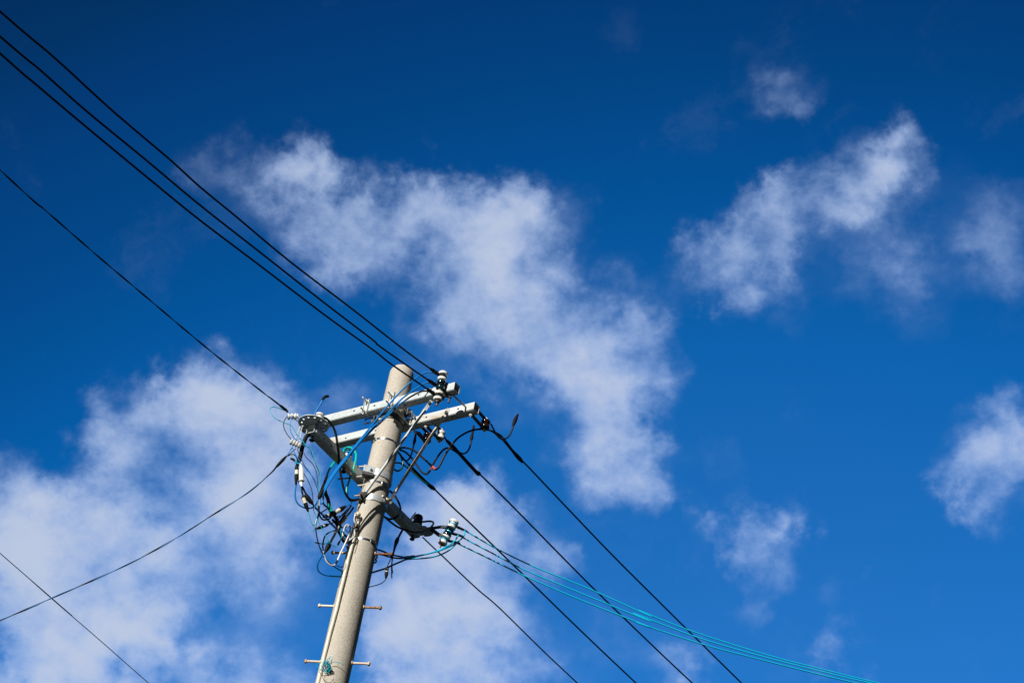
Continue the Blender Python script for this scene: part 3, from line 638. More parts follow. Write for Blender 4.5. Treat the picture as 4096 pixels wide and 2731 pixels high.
# three black feeders coming from the upper left, over the viewer's left shoulder, to the upper right rack
XF = RX-.03
GW = 'black feeder wires from the upper left'
FEED = [
 ('uppermost of the three black wires running from upper left to the rack',
  [('r2', 1135, 405)], [('wb', 1440, 1405), ('wb', 1050, 1100), ('wb', 620, 772), ('wb', 240, 455), ('wb', 0, 258), ('wa', 1180, 1110), ('wa', 780, 770), ('wa', 380, 405), ('wa', 0, 82)]),
 ('middle one of the three black wires running from upper left to the rack',
  [('r2', 1095, 585)], [('r2', 640, 275), ('wb', 1245, 1362), ('wb', 1200, 1320), ('wb', 860, 1060), ('wb', 430, 722), ('wb', 0, 385), ('wa', 1010, 1110), ('wa', 590, 765), ('wa', 280, 490), ('wa', 0, 256)]),
 ('lowest of the three black wires from upper left, crossing in front of the pole top',
  [('r2', 1085, 738)], [('r2', 640, 432), ('r2', 300, 195), ('wb', 1200, 1388), ('wb', 870, 1150), ('wb', 430, 815), ('wb', 0, 490), ('wa', 1060, 1265), ('wa', 600, 885), ('wa', 250, 590), ('wa', 0, 374)])]
for label, a, rest in FEED:
    P = [meet(sight(*q), (XF, 0, 0), X) for q in a+rest]
    Q = ext_parab(P, 24)
    w = cable('feeder_wire', label, 'wire', Q, .0066, 'black_sheath', GW, n=6, seg=10)
    d = (P[1]-P[0]).normalized(); T = [P[0]+d*.012*j for j in range(11)]
    sleeve('wire_grip', T, [.011, .015, .016, .0135, .015, .011, .0085], 'black_tape', w, n=3)
    mb = MB()                                                       # bight round the spool groove
    zc = P[0].z; ring = [Vector((RX+.0255*math.cos(t), RYY+.0255*math.sin(t), SZ[FEED.index((label, a, rest))])) for t in [2*math.pi*i/24 for i in range(25)]]
    mb.tube(ring, .0072, 8); mb.build('tie_loop', 'black_sheath', w)

# four black lines leaving to the lower right
def outgoing(label, P, r, group, bulge=None, tail=None, m='black_sheath'):
    w = cable('line_wire', label, 'wire', P, r, m, group, n=6, seg=10)
    return w
GR = 'black line wires leaving to the lower right'
HD = 5.0
def span(fr_pts, p0, hd=HD, ext=30):
    n = Vector((math.cos(math.radians(hd)), -math.sin(math.radians(hd)), 0)); P = [meet(sight(*q), p0, n) for q in fr_pts]; return P, ext_parab(P, ext, 10, .002)
L1, Q1 = span([('r2', 1995, 1215), ('r4', 1850, 190), ('r4', 1965, 290), ('r4', 2100, 455), ('r4', 2240, 612), ('we', 700, 358), ('we', 930, 600), ('we', 1160, 840), ('we', 1386, 1066), ('px', 2967, 2731)], i1)
w1 = cable('line_wire', 'rightmost black line wire leaving from the brown insulator to lower right', 'wire', Q1, .0068, 'black_sheath', GR, n=6, seg=10)
sleeve('grip_sleeve', smooth(L1[1:5], 6), [.012, .016, .0165, .012, .0125, .011, .011, .0155, .0175, .012], 'black_tape', w1, n=2)
L2, Q2 = span([('r4', 1075, 205), ('r4', 1130, 300), ('r4', 1290, 465), ('r4', 1545, 742), ('r4', 1615, 795), ('r4', 1980, 1148), ('we', 690, 655), ('we', 1050, 1020), ('we', 1386, 1345), ('px', 2770, 2731)], i2)
w2 = cable('line_wire', 'second black line wire from the right, leaving from the white spool', 'wire', Q2, .0068, 'black_sheath', GR, n=6, seg=10)
sleeve('grip_sleeve', smooth(L2[1:5], 6), [.012, .014, .0165, .0135, .014, .014, .014, .018, .019, .012], 'black_tape', w2, n=2)
L3, Q3 = span([('r4', 405, 465), ('r4', 560, 640), ('r4', 700, 785), ('r4', 865, 950), ('r4', 950, 1015), ('r4', 1240, 1300), ('r4', 1500, 1540), ('we', 620, 905), ('we', 980, 1255), ('we', 1310, 1568)], i3+Vector((.02, 0, -.1)))
w3 = cable('line_wire', 'third black line wire from the right, starting behind the rusty brace', 'wire', Q3, .0066, 'black_sheath', GR, n=6, seg=10)
sleeve('grip_sleeve', smooth(L3[1:5], 6), [.009, .010, .011, .011, .012, .016, .017, .011], 'black_tape', w3, n=2)
L4, Q4 = span([('r6', 1140, 735), ('r6', 1290, 880), ('r6', 1450, 1030), ('r6', 1740, 1308), ('r6', 2020, 1568), ('we', 550, 1150), ('we', 780, 1375), ('we', 985, 1568)], (CX, .80, 8.9))
cable('line_wire', 'thinner black line wire leaving from far end of lowest crossarm', 'wire', Q4, .0056, 'black_sheath', GR, n=6, seg=10)

# three sky blue service wires to the right
GB = 'sky blue service wires to the right'
BL = [('uppermost of the three sky blue wires sagging to the lower right', s1+ax*.039, [('r6', 1780, 620), ('r6', 1980, 735), ('we', 530, 820), ('we', 740, 921), ('we', 1050, 1046), ('we', 1386, 1196), ('wf', 460, 795), ('wf', 800, 930), ('wf', 1150, 1046), ('wf', 1480, 1143), ('wf', 1850, 1237), ('wf', 2200, 1322)],
       ((('r6', 1785, 625), .05), (('r6', 1845, 658), .014), (('r6', 1980, 735), .03), (('we', 540, 824), .012), (('we', 562, 835), .012), (('we', 430, 762), .012))),
      ('middle one of the three sky blue wires sagging to the lower right', s2+ax*.037, [('r6', 1690, 700), ('r6', 1900, 812), ('we', 510, 847), ('we', 700, 944), ('we', 1000, 1068), ('we', 1386, 1225), ('wf', 420, 816), ('wf', 830, 972), ('wf', 1150, 1072), ('wf', 1450, 1154), ('wf', 1800, 1242), ('wf', 2110, 1315)],
       ((('r6', 1740, 730), .03), (('r6', 1795, 757), .016), (('we', 512, 848), .02), (('we', 530, 858), .012), (('we', 548, 866), .012), (('we', 362, 768), .012))),
      ('lowest of the three sky blue wires sagging to the lower right', s3+ax*.040, [('r6', 1630, 810), ('r6', 1800, 888), ('we', 490, 876), ('we', 700, 977), ('we', 1000, 1106), ('we', 1386, 1257), ('wf', 450, 886), ('wf', 900, 1034), ('wf', 1250, 1128), ('wf', 1600, 1217), ('wf', 2035, 1322)],
       ((('r6', 1700, 842), .02), (('r6', 1795, 885), .014), (('we', 495, 879), .02), (('we', 520, 890), .012), (('we', 545, 902), .02), (('we', 356, 811), .012)))]
for label, p0, pts, marks in BL:
    hd = math.radians(42); n = Vector((math.cos(hd), -math.sin(hd), 0)); P = [p0]+[meet(sight(*q), p0, n) for q in pts]; Q = ext_parab(P, 18, 8, .004)
    w = cable('service_wire', label, 'wire', Q, .0056, 'sky_blue_sheath', GB, n=7, seg=10); SQ = smooth(Q, 40)
    for (q, ln) in marks: wrap(SQ, *q, ln, .0061, 'black_tape', w)
    d = (P[1]-P[0]).normalized(); sleeve('wire_grip', [P[0]+d*.02, P[0]+d*.05, P[0]+d*.09, P[0]+d*.13], [.008, .0115, .010, .0055], 'black_tape', w, n=4)
    u = ax.orthogonal().normalized(); v = ax.cross(u); mb = MB(); mb.tube([p0+(u*math.cos(t)+v*math.sin(t))*.027 for t in [2*math.pi*i/24 for i in range(25)]], .0046, 8); mb.build('tie_loop', 'sky_blue_sheath', w)

# twisted pairs
def twisted(name, label, cat, P, r, m1, m2, pitch, group=None, n=16):
    Q = smooth(P, n); dist = [0]
    for i in range(1, len(Q)): dist.append(dist[-1]+(Q[i]-Q[i-1]).length)
    A_, B_ = [], []
    for i, p in enumerate(Q):
        d = (Q[min(i+1, len(Q)-1)]-Q[max(i-1, 0)]).normalized(); s_ = d.cross(Z).normalized(); t_ = s_.cross(d); a = 2*math.pi*dist[i]/pitch
        o = (s_*math.cos(a)+t_*math.sin(a))*r*.95; A_.append(p+o); B_.append(p-o)
    mb = MB(); mb.tube(A_, r, 8); w = tag(mb.build(name, m1, None, P[0]), label, cat, group)
    mb = MB(); mb.tube(B_, r, 8); mb.build('second_strand', m2, w)
    return w
def dense(P, n): return smooth(P, n)
pw = at('r1', 455, 945, .43)
P = [pw]+[meet(sight(*q), (pw.x, 0, 0), X) for q in (('r1', 395, 880), ('r1', 300, 805), ('r1', 150, 690), ('wc', 1500, 1325), ('wc', 1190, 1080), ('wc', 830, 778), ('wc', 560, 550), ('wc', 270, 297), ('wc', 0, 57))]
w = twisted('twisted_service_wire', 'thin black twisted wire from left edge to the upper white spool', 'wire', dense(ext_parab(P, 16, 6), 8), .0032, 'black_sheath', 'dark_green_sheath', .42, n=6)
d = (P[2]-P[1]).normalized(); sleeve('splice_sleeve', [P[1]-d*.05, P[1]-d*.02, P[1]+d*.03, P[1]+d*.06], [.005, .011, .010, .005], 'black_tape', w)
pl = at('r3', 365, 285, .43)
hd = math.radians(-108); n = Vector((math.cos(hd), -math.sin(hd), 0))
P = [pl]+[meet(sight(*q), pl, n) for q in (('r3', 260, 440), ('r3', 110, 600), ('wd', 1640, 298), ('wd', 1500, 415), ('wd', 1270, 560), ('wd', 1000, 728), ('wd', 700, 882), ('wd', 320, 1048), ('wd', 0, 1186))]
w = twisted('twisted_service_wire', 'blue and black drop wire sagging to the lower left edge', 'wire', dense(ext_parab(P, 12, 6), 8), .0034, 'black_sheath', 'blue_sheath', .50, n=6)
d = (P[2]-P[1]).normalized(); sleeve('splice_sleeve', [P[1]-d*.01, P[1]+d*.03, P[1]+d*.08, P[1]+d*.12], [.006, .012, .011, .005], 'black_tape', w)
mb = MB(); mb.tube(smooth([at('r3', 270, 440, .43), at('r3', 350, 370, .43), at('r3', 425, 305, .43)], 5), .0035, 8); mb.build('bridle', 'black_sheath', w)
mb = MB(); mb.tube(smooth([at('r3', 280, 425, .43), at('r3', 325, 350, .43), at('r3', 370, 275, .43)], 5), .0030, 8); mb.build('bridle', 'blue_sheath', w)
P, Q = span([('wd', 0, 778), ('wd', 150, 908), ('wd', 310, 1050), ('wd', 600, 1300), ('wd', 905, 1568)], (-6, 6, 9), -6, 20)
d = (P[0]-P[1]).normalized(); Q = [P[0]+d*15]+Q
cable('distant_wire', 'hair thin dark wire crossing behind the drop wire at lower left', 'wire', Q, .0042, 'black_sheath', n=3)

# ---------------------------------------------------------------- jumpers
def C(label, fr, pts, r, m, group=None, name='cable', cat='cable', n=7, seg=8):
    return cable(name, label, cat, path(fr, pts), r, m, group, n, seg)
GJ = 'blue jumper cables crossing in front of the pole'
def shift(pts, fr0, fr1):
    a, b = FR[fr0], FR[fr1]; return [((a[0]+p[0]/a[2]-b[0])*b[2], (a[1]+p[1]/a[2]-b[1])*b[2])+tuple(p[2:]) for p in pts]
J1 = [(1062, 375, .55), (960, 362), (860, 396), (725, 490), (560, 632), (400, 800, .49), (250, 970), (100, 1155, .455), (0, 1275)]+shift([(1375, 300), (1310, 385), (1190, 520, .44), (1085, 650), (965, 830), (895, 960), (835, 1085, .42)], 'r3', 'r2')
J2 = [(1020, 545, .55), (935, 535), (850, 577), (705, 672), (560, 775), (405, 920, .49), (280, 1062), (110, 1215, .46), (10, 1310)]+shift([(1382, 312), (1317, 397), (1198, 531, .455), (1093, 661), (973, 841), (903, 970), (842, 1090, .42)], 'r3', 'r2')
J3 = [(985, 690, .54), (920, 675), (850, 682), (740, 730), (620, 802), (480, 905, .49), (345, 1035), (150, 1220, .42), (30, 1325)]+shift([(1390, 326), (1325, 411), (1208, 544, .46), (1104, 675), (985, 856), (916, 985), (856, 1105, .42)], 'r3', 'r2')
C('highest of three jumpers curving down from the rack, bright blue', 'r2', J1, .0062, 'blue_sheath', GJ, 'jumper_cable')
C('middle of three jumpers curving down from the rack, bright blue', 'r2', J2, .0062, 'blue_sheath', GJ, 'jumper_cable')
w = C('lowest of three jumpers curving down from the rack, black near its top', 'r2', J3, .0062, 'blue_sheath', GJ, 'jumper_cable')
Q = smooth(path('r2', J3[:6]), 5); mb = MB(); mb.tube(Q, .0066, 8); mb.build('cover_or_shadow', 'black_sheath', w)
T = path('r3', [(900, 955, .42), (860, 1030), (825, 1085), (808, 1130, .42)])
mb = MB(); mb.tube(smooth(T, 5), [.008+.0095*math.sin(math.pi*(i+.8)/16.6)+.0012*math.sin(i*2.3) for i in range(16)], 12); tag(mb.build('tape_binding', 'black_tape', None, T[0]), 'lump of black tape binding the blue jumpers below the disc', 'tape')

GK = 'black jumper loops right of the pole'
C('shallow black jumper arching from pole to the red taped joint', 'r4', [(420, 420, -.08), (470, 405), (540, 408), (640, 440), (740, 520), (830, 600), (905, 672), (940, 702, .12)], .0078, 'black_sheath', GK, 'jumper_cable')
C('deep black jumper loop dipping below the rusty brace to the middle line', 'r4', [(425, 432, -.10), (520, 470), (615, 560), (700, 680), (760, 760), (822, 792), (872, 755), (920, 660), (1000, 530), (1080, 435), (1160, 408), (1235, 445), (1300, 490, .0)], .0078, 'black_sheath', GK, 'jumper_cable')
w = C('long black jumper arching up from red taped joint to the brown insulator', 'r4', [(895, 685, .12), (950, 722), (990, 712), (1030, 655), (1075, 565), (1125, 475), (1200, 365, .14), (1300, 255), (1440, 172), (1560, 138), (1680, 132), (1790, 160, .18), (1860, 210), (1930, 255), (1990, 310, .0)], .0080, 'black_sheath', GK, 'jumper_cable')
for k_, (x, y) in enumerate(((925, 695), (945, 712))):
    d = Vector(at('r4', 960, 730, .12)-at('r4', 895, 680, .12)).normalized(); p = at('r4', x, y, .122); mb = MB(); mb.tube([p-d*.008, p+d*.008], .0125, 10); mb.build('tape_band', 'red_tape', w)
t_ = at('r4', 905, 705, .125); mb = MB(); mb.bar(t_, t_+RIGHT*-.014-UP*.006, .012, .002, UP); mb.build('tape_flag', 'red_tape', w)
def tail(label, fr, pts, r, tip, group, m='black_sheath'):
    w = C(label, fr, pts, r, m, group, 'cable_tail')
    sleeve('end_cap', path(fr, tip[0]), tip[1], 'black_tape', w); return w
GT = 'capped cable tails of the line wires'
tail('black cable tail curling upward from right line wire to a thick capped end', 'r4', [(1900, 240, .08), (1955, 268), (2000, 268), (2050, 222), (2085, 150), (2110, 75), (2135, 0, .08)], .0068, ([(2100, 90, .08), (2125, 25), (2150, -35), (2178, -90, .08)], [.0075, .012, .015, .016, .014, .010, .006]), GT)
tail('black cable tail curling upward from second line wire beside the arching jumper', 'r4', [(1300, 455, -.02), (1340, 485), (1390, 488), (1440, 450), (1472, 380), (1490, 300), (1500, 240, -.02)], .0066, ([(1488, 300, -.02), (1500, 230), (1512, 160), (1525, 82, -.02)], [.0075, .013, .013, .009, .0095, .0095, .0095, .009]), GT)
tail('black cable tail curling upward between the two braces to the rear crossarm', 'r4', [(430, 480, -.15), (500, 575), (545, 592), (590, 545), (620, 460), (642, 370), (655, 300), (668, 215), (682, 165, -.10)], .0062, ([(640, 360, -.1), (655, 310), (665, 250), (676, 180, -.1)], [.007, .011, .012, .010, .008, .0075]), GT)
GG = 'dark green cable loops right of the pole'
C('small dark green cable loop hugging right side of the pole', 'r4', [(408, 455, -.05), (450, 525), (478, 590), (484, 660), (465, 710), (430, 740), (395, 745), (355, 720, -.02)], .0072, 'dark_green_sheath', GG, 'jumper_cable')
C('dark green cable leaving the pole beside third line wire', 'r4', [(360, 635, -.03), (400, 625), (450, 635), (505, 665), (560, 705), (640, 770), (760, 880), (850, 945, -.10)], .0066, 'dark_green_sheath', GG, 'jumper_cable')
C('black cable loop hanging round the lowest crossarm right of the pole', 'r4', [(240, 990, -.02), (300, 1045), (370, 1115), (425, 1215), (448, 1305), (425, 1385), (370, 1435), (290, 1452), (215, 1425, -.05)], .0080, 'black_sheath', 'black loops at the lowest crossarm', 'jumper_cable')
C('long black cable sagging under the lowest crossarm to brown insulator', 'r6', [(520, 400, -.08), (570, 440), (640, 500), (740, 570), (860, 622), (960, 650), (1060, 655), (1150, 640), (1230, 605), (1285, 560), (1308, 520), (1290, 492), (1230, 485), (1170, 492), (1115, 495, -.50)], .0078, 'black_sheath', 'black loops at the lowest crossarm', 'jumper_cable')
GA = 'bare black wire ends above the far insulator'
for lab, pts in (('longer of two black wire ends sticking up by brown insulator', [(935, 462, -.58), (975, 415), (1010, 375), (1032, 345, -.56)]), ('shorter of two black wire ends leaning over the brown insulator', [(948, 476, -.56), (990, 430), (1030, 395), (1080, 370, -.54)])):
    C(lab, 'r6', pts, .0045, 'black_sheath', GA, 'wire_end')

# ---------------------------------------------------------------- the tangle left of the pole
w = C('thick wrinkled black cable bundle hanging from near end of lowest crossarm', 'r3', [(640, 60, .40), (600, 110), (560, 200), (530, 300), (510, 400), (490, 470), (460, 570, .40)], .0155, 'black_tape', None, 'cable_bundle', seg=12)
GL = 'thin wires drooping below the perforated disc'
C('thin teal wire looping out left of the upper white spool', 'r1', [(405, 912, .44), (300, 872), (215, 855), (168, 885), (185, 960), (255, 1045), (400, 1115, .46)]+shift([(350, -75, .46), (440, 60), (530, 170), (600, 265), (680, 330), (735, 470), (780, 590), (825, 700), (828, 800), (815, 900), (808, 1000), (815, 1070, .41)], 'r3', 'r1'), .0030, 'cyan_sheath', GL, 'thin_wire')
C('thin black wire bowing left between the two white spools', 'r1', [(448, 1015, .45), (402, 1080), (390, 1170), (430, 1275), (500, 1370), (580, 1440), (690, 1500, .44)], .0034, 'black_sheath', GL, 'thin_wire')
C('thin blue wire dropping from upper white spool past the lower one', 'r1', [(525, 985, .46), (505, 1110), (500, 1230), (545, 1340), (640, 1430), (740, 1500, .44)], .0034, 'blue_sheath', GL, 'thin_wire')
C('thin wavy black wire snaking down right of the thick bundle', 'r3', [(575, 260, .42), (640, 285), (672, 330), (690, 400), (740, 500), (770, 600), (810, 690), (828, 770), (815, 860, .41)], .0032, 'black_sheath', GL, 'thin_wire')
C('thin black wire with a kink descending from the bundle middle', 'r3', [(560, 375, .42), (590, 440), (640, 490), (690, 540), (735, 610), (765, 700), (782, 800), (790, 900), (800, 1050, .41)], .0032, 'black_sheath', GL, 'thin_wire')
C('thin blue wire slanting from lower white spool to the tape lump', 'r3', [(365, 275, .45), (410, 380), (480, 500), (560, 600), (640, 690), (720, 790), (770, 880), (800, 1000), (812, 1080, .41)], .0034, 'blue_sheath', GL, 'thin_wire')
C('thin black wire slanting beside the white closure box', 'r3', [(520, 490, .42), (580, 600), (650, 690), (710, 790), (750, 880), (785, 980), (805, 1080, .41)], .0030, 'black_sheath', GL, 'thin_wire')
C('thin black wire bowing from white closure box down to lower tangle', 'r3', [(550, 700, .40), (605, 790), (650, 880), (690, 990), (705, 1100), (715, 1250), (722, 1330, .34)], .0030, 'black_sheath', GL, 'thin_wire')
C('black wire hump joining the drop wire to the bundle', 'r3', [(300, 425, .43), (350, 400), (400, 405), (435, 445), (452, 500, .41)], .0034, 'black_sheath', GL, 'thin_wire')
C('thin black wire hanging from lower white spool into the bundle', 'r3', [(452, 305, .43), (470, 370), (500, 430), (520, 500, .42)], .0028, 'black_sheath', GL, 'thin_wire')
w = C('short sky blue cable stub with a black taped end left of bundle', 'r3', [(405, 500, .43), (430, 535), (460, 553), (500, 548, .42)], .0050, 'sky_blue_sheath', 'stubs of blue cable', 'cable_stub')
sleeve('end_cap', path('r3', [(332, 468, .43), (365, 475), (390, 490), (412, 510, .43)]), [.005, .0085, .009, .008, .006], 'black_tape', w)
w = C('blue cable stub standing up behind perforated disc with black taped tip', 'r1', [(885, 1000, .42), (930, 920), (985, 830), (1030, 745, .42)], .0066, 'blue_sheath', 'stubs of blue cable', 'cable_stub')
sleeve('end_cap', path('r1', [(1025, 750, .42), (1055, 705), (1095, 680), (1140, 682, .42)]), [.007, .0105, .011, .0115, .009], 'black_tape', w)
p0, p1 = at('r3', 514, 535, .42), at('r3', 522, 900, .42); d = p1-p0; u = d.normalized()
sb = empty('closure_box', p1, 'white plastic cable closure box hanging beside the thick black bundle', 'cable box')
mb = MB(); mb.lathe([(.008, 0), (.0125, .008), (.0135, .05), (.018, .062), (.0185, d.length*.76), (.0205, d.length*.78), (.0205, d.length*.84), (.015, d.length*.86)], p0, u, 10); mb.build('body', 'white_plastic', sb, angle=20)
mb = MB(); mb.box(p0.lerp(p1, .92)-RIGHT*.004, RIGHT*.009, u*.012, FWD*.009); mb.box(p0.lerp(p1, .98)-RIGHT*.002, RIGHT*.006, u*.014, FWD*.006); mb.build('latch', 'white_plastic', sb)
mb = MB(); mb.bar(p0.lerp(p1, .82)+RIGHT*.018, p0.lerp(p1, .95)+RIGHT*.02, .005, .004, FWD); mb.build('clip', 'dark_steel', sb)
connector(at('r3', 445, 540, .41), at('r3', 428, 915, .40), .0125, 'ivory connector between black caps left of the white closure box', f0=.32, f1=.52)
C('sky blue cable hanging in a deep loop below the leftmost connector', 'r3', [(428, 905, .40), (416, 1000), (416, 1090), (435, 1170), (485, 1235), (560, 1275), (640, 1287), (715, 1270), (768, 1210), (800, 1120, .30)], .0058, 'blue_sheath', 'lower blue cables left of the pole', 'cable')
C('thin blue cable sliding down behind the white closure box', 'r3', [(470, 640, .39), (466, 760), (478, 860), (500, 940), (525, 1030), (550, 1095, .38)], .0050, 'blue_sheath', 'lower blue cables left of the pole', 'cable')
connector(at('r3', 540, 1085, .38), at('r3', 632, 1345, .36), .0135, 'ivory connector with black caps below the white closure box', f0=.12, f1=.48)
C('black lead from closure box into the connector below it', 'r3', [(520, 910, .40), (525, 980), (535, 1040), (548, 1095, .38)], .0062, 'black_sheath', 'black leads left of the pole', 'lead')
w = C('short black lead from closure box to the fat tapered sleeve', 'r3', [(530, 930, .40), (560, 985), (590, 1045), (600, 1070, .38)], .0075, 'black_rubber', 'black leads left of the pole', 'lead')
mb = MB(); mb.tube(smooth(path('r3', [(585, 1060, .38), (625, 1120), (680, 1190), (738, 1258, .36)]), 5), [.012+.006*math.sin(math.pi*min(1, i/11)) - (.010*max(0, i-10)/5) for i in range(16)], 12)
tag(mb.build('cable_sleeve', 'black_tape'), 'fat tapered black sleeve slanting below the white closure box', 'cable sleeve', 'fat black cable sleeves')
C('cyan wire dropping from ivory connector below closure box', 'r3', [(628, 1340, .36), (642, 1385), (660, 1450), (675, 1510), (700, 1555), (730, 1572), (760, 1545, .33)], .0036, 'cyan_sheath', 'thin cyan wires of the tangle', 'thin_wire')
C('very thin cyan wire running long and straight through the lower tangle', 'r5', [(385, 165, .34), (395, 260), (430, 350), (480, 460), (530, 550), (600, 690, .28), (670, 790), (720, 840), (765, 850), (790, 825, .22)], .0026, 'cyan_sheath', 'thin cyan wires of the tangle', 'thin_wire')
w = C('heavy blue black cable slanting from tape lump to the pole', 'r5', [(405, 190, .36), (500, 285), (600, 380), (700, 490), (800, 580), (900, 650), (985, 735, .05)], .0075, 'blue_sheath', 'lower blue cables left of the pole', 'cable')
C('black cable running beside heavy blue cable to the pole', 'r5', [(470, 170, .32), (480, 300), (520, 385), (570, 405), (640, 390), (690, 340), (720, 300, .22)], .0062, 'black_sheath', 'black leads left of the pole', 'lead')
# green cables by the blue insulator
GGN = 'bright green cables at the lowest crossarm'
w = C('bright green cable bending down left of the lowest crossarm', 'r3', [(1225, 330, -.02), (1170, 400), (1085, 500, .04), (1010, 600), (960, 690), (935, 770, .18)], .0074, 'green_sheath', GGN, 'cable')
sleeve('cover_or_shadow', path('r3', [(945, 745, .17), (925, 800), (895, 880), (860, 960), (830, 1050, .34)]), [.008, .010, .0095, .010, .010], 'black_tape', w)
C('bright green cable looping over the blue insulator and down in front', 'r3', [(1215, 335, -.02), (1255, 292), (1310, 285), (1370, 312), (1412, 375), (1420, 440), (1405, 540, .10), (1365, 680), (1340, 770), (1300, 860), (1272, 950), (1262, 1030), (1285, 1100), (1330, 1150, .10)], .0076, 'green_sheath', GGN, 'cable')
mb = MB()
for i in range(5):
    q = at('r3', 1262+i*22, 300-8*math.sin(i*.8), .0); mb.tube([q+UP*.014-RIGHT*.004, q+FWD*-.012, q-UP*.014+RIGHT*.004], .003, 6)
tag(mb.build('tie_wire', 'dark_green_sheath'), 'dark tie wire wound over green cable at the blue insulator', 'tie wire')
w = C('thick black cable curving from perforated disc down to the pole', 'r1', [(1035, 1020, .40), (1110, 1060), (1175, 1130), (1225, 1220), (1258, 1330), (1275, 1450, .30)]+shift([(1118, 260, .28), (1135, 400), (1142, 540), (1160, 680), (1185, 820), (1215, 950), (1255, 1060), (1310, 1130), (1380, 1150), (1460, 1138, .09)], 'r3', 'r1'), .0088, 'black_sheath', None, 'jumper_cable', seg=10)
C('black cable with green glint looping from pole clamp to the tangle', 'r3', [(1270, 1040, .10), (1290, 1110), (1330, 1165), (1420, 1160, .08)], .0070, 'black_sheath', None, 'cable')
# trunk of the tangle, running down right
w = C('thick knotted black cable trunk in the middle of the tangle', 'r3', [(905, 985, .27), (925, 1060), (955, 1130), (970, 1200), (985, 1290), (1025, 1370), (1070, 1420), (1110, 1490), (1140, 1560), (1170, 1620, .15)], .0135, 'black_tape', None, 'cable_bundle', seg=12)
sleeve('green_section', path('r3', [(965, 1215, .245), (975, 1250), (985, 1285, .24)]), .0110, 'green_sheath', w)
Q = path('r3', [(980, 1285, .24), (995, 1315), (1012, 1345, .235)]); sleeve('green_section', Q, .0142, 'green_sheath', w, seg=12)
C('dark green lead curving into the black trunk from its left', 'r3', [(870, 1170, .28), (885, 1215), (930, 1260), (985, 1290, .25)], .0068, 'dark_green_sheath', None, 'lead')
C('short black stub poking left from the trunk', 'r3', [(850, 1355, .26), (890, 1330), (945, 1295, .25)], .0048, 'black_sheath', None, 'cable_stub')
C('blue loop hanging below the tape lump', 'r3', [(885, 1030, .30), (880, 1110), (868, 1180), (850, 1212), (835, 1190), (825, 1120, .30)], .0060, 'blue_sheath', 'lower blue cables left of the pole', 'cable')
connector(at('r3', 1255, 1255, .17), at('r3', 1025, 1390, .22), .0165, 'large ivory connector slanting up from the black trunk to clamp', f0=.47, f1=.82)
C('blue lead joining the large ivory connector to the pole clamp', 'r3', [(1345, 1205, .10), (1300, 1230), (1245, 1265, .17)], .0060, 'blue_sheath', 'lower blue cables left of the pole', 'lead')
connector(at('r3', 870, 1432, .25), at('r3', 1030, 1395, .21), .0130, 'black capped connector with a narrow ivory ring left of the trunk', f0=.42, f1=.62)
connector(at('r5', 425, 558, .28), at('r5', 640, 478, .22), .0115, 'small ivory connector lying level at the left of lower tangle', f0=.50, f1=.74)
C('cyan hook at the tip of the small ivory connector', 'r5', [(440, 553, .28), (405, 560), (385, 575), (385, 588), (402, 582, .28)], .0034, 'cyan_sheath', 'thin cyan wires of the tangle', 'thin_wire')
C('black lead from small ivory connector to the trunk', 'r5', [(620, 485, .22), (690, 460), (750, 430), (830, 360), (880, 300), (960, 215, .12)], .0042, 'black_sheath', 'black leads left of the pole', 'lead')
# bundle from pole clamp down left
C('black lead dropping from pole clamp past the grey sleeve', 'r5', [(1010, 170, .08), (960, 240), (910, 310), (860, 380), (815, 450), (790, 520, .16)], .0070, 'black_sheath', 'black leads left of the pole', 'lead')
C('outer black lead dropping from pole clamp to the grey sleeve', 'r5', [(1045, 205, .07), (1000, 270), (950, 330), (910, 380, .12)], .0075, 'black_rubber', 'black leads left of the pole', 'lead')
p = path('r5', [(935, 345, .12), (900, 395), (868, 440), (835, 485, .14)]); mb = MB(); mb.tube(smooth(p, 5), [.010, .013, .0135, .014, .014, .0135, .013, .013, .014, .014, .0135, .013, .012, .010, .008, .006], 10)
tag(mb.build('cable_sleeve', 'grey_plastic'), 'pale grey cable sleeve slanting between trunk and pole', 'cable sleeve', 'pale cable sleeves')
p = path('r5', [(810, 505, .16), (785, 550), (760, 590), (742, 630, .17)]); mb = MB(); mb.tube(smooth(p, 5), .009, 10)
tag(mb.build('cable_sleeve', 'white_plastic'), 'short white cable sleeve just below the pale grey one', 'cable sleeve', 'pale cable sleeves')
p = path('r5', [(820, 640, .12), (845, 680), (862, 720, .11)]); mb = MB(); mb.tube(smooth(p, 5), .0085, 10)
tag(mb.build('cable_sleeve', 'white_plastic'), 'small white cable sleeve left of the white wire coil', 'cable sleeve', 'pale cable sleeves')
C('black lead continuing from the short white sleeve to tapered joint', 'r5', [(750, 620, .17), (720, 680), (690, 730), (660, 790), (640, 830, .19)], .0085, 'black_tape', 'black leads left of the pole', 'lead')
mb = MB(); Q = smooth(path('r5', [(660, 795, .19), (630, 850), (600, 905), (560, 965, .20)]), 5); mb.tube(Q, [.008, .012, .016, .018, .0185, .0185, .018, .017, .016, .0145, .013, .0115, .010, .008, .0065, .005], 12)
tag(mb.build('cable_sleeve', 'black_tape'), 'fat black tapered joint hanging lowest in the tangle', 'cable sleeve', 'fat black cable sleeves')
C('blue cable bowing down from fat tapered joint to the pole', 'r5', [(545, 975, .20), (500, 1040), (465, 1110), (450, 1180), (475, 1255), (550, 1305), (650, 1330), (750, 1338), (850, 1342, .03)], .0058, 'blue_sheath', 'lower blue cables left of the pole', 'cable')
C('black lead ending in white sleeve near the pole', 'r5', [(790, 590, .14), (830, 650), (870, 740), (900, 775), (930, 780, .08)], .0095, 'black_tape', 'black leads left of the pole', 'lead')
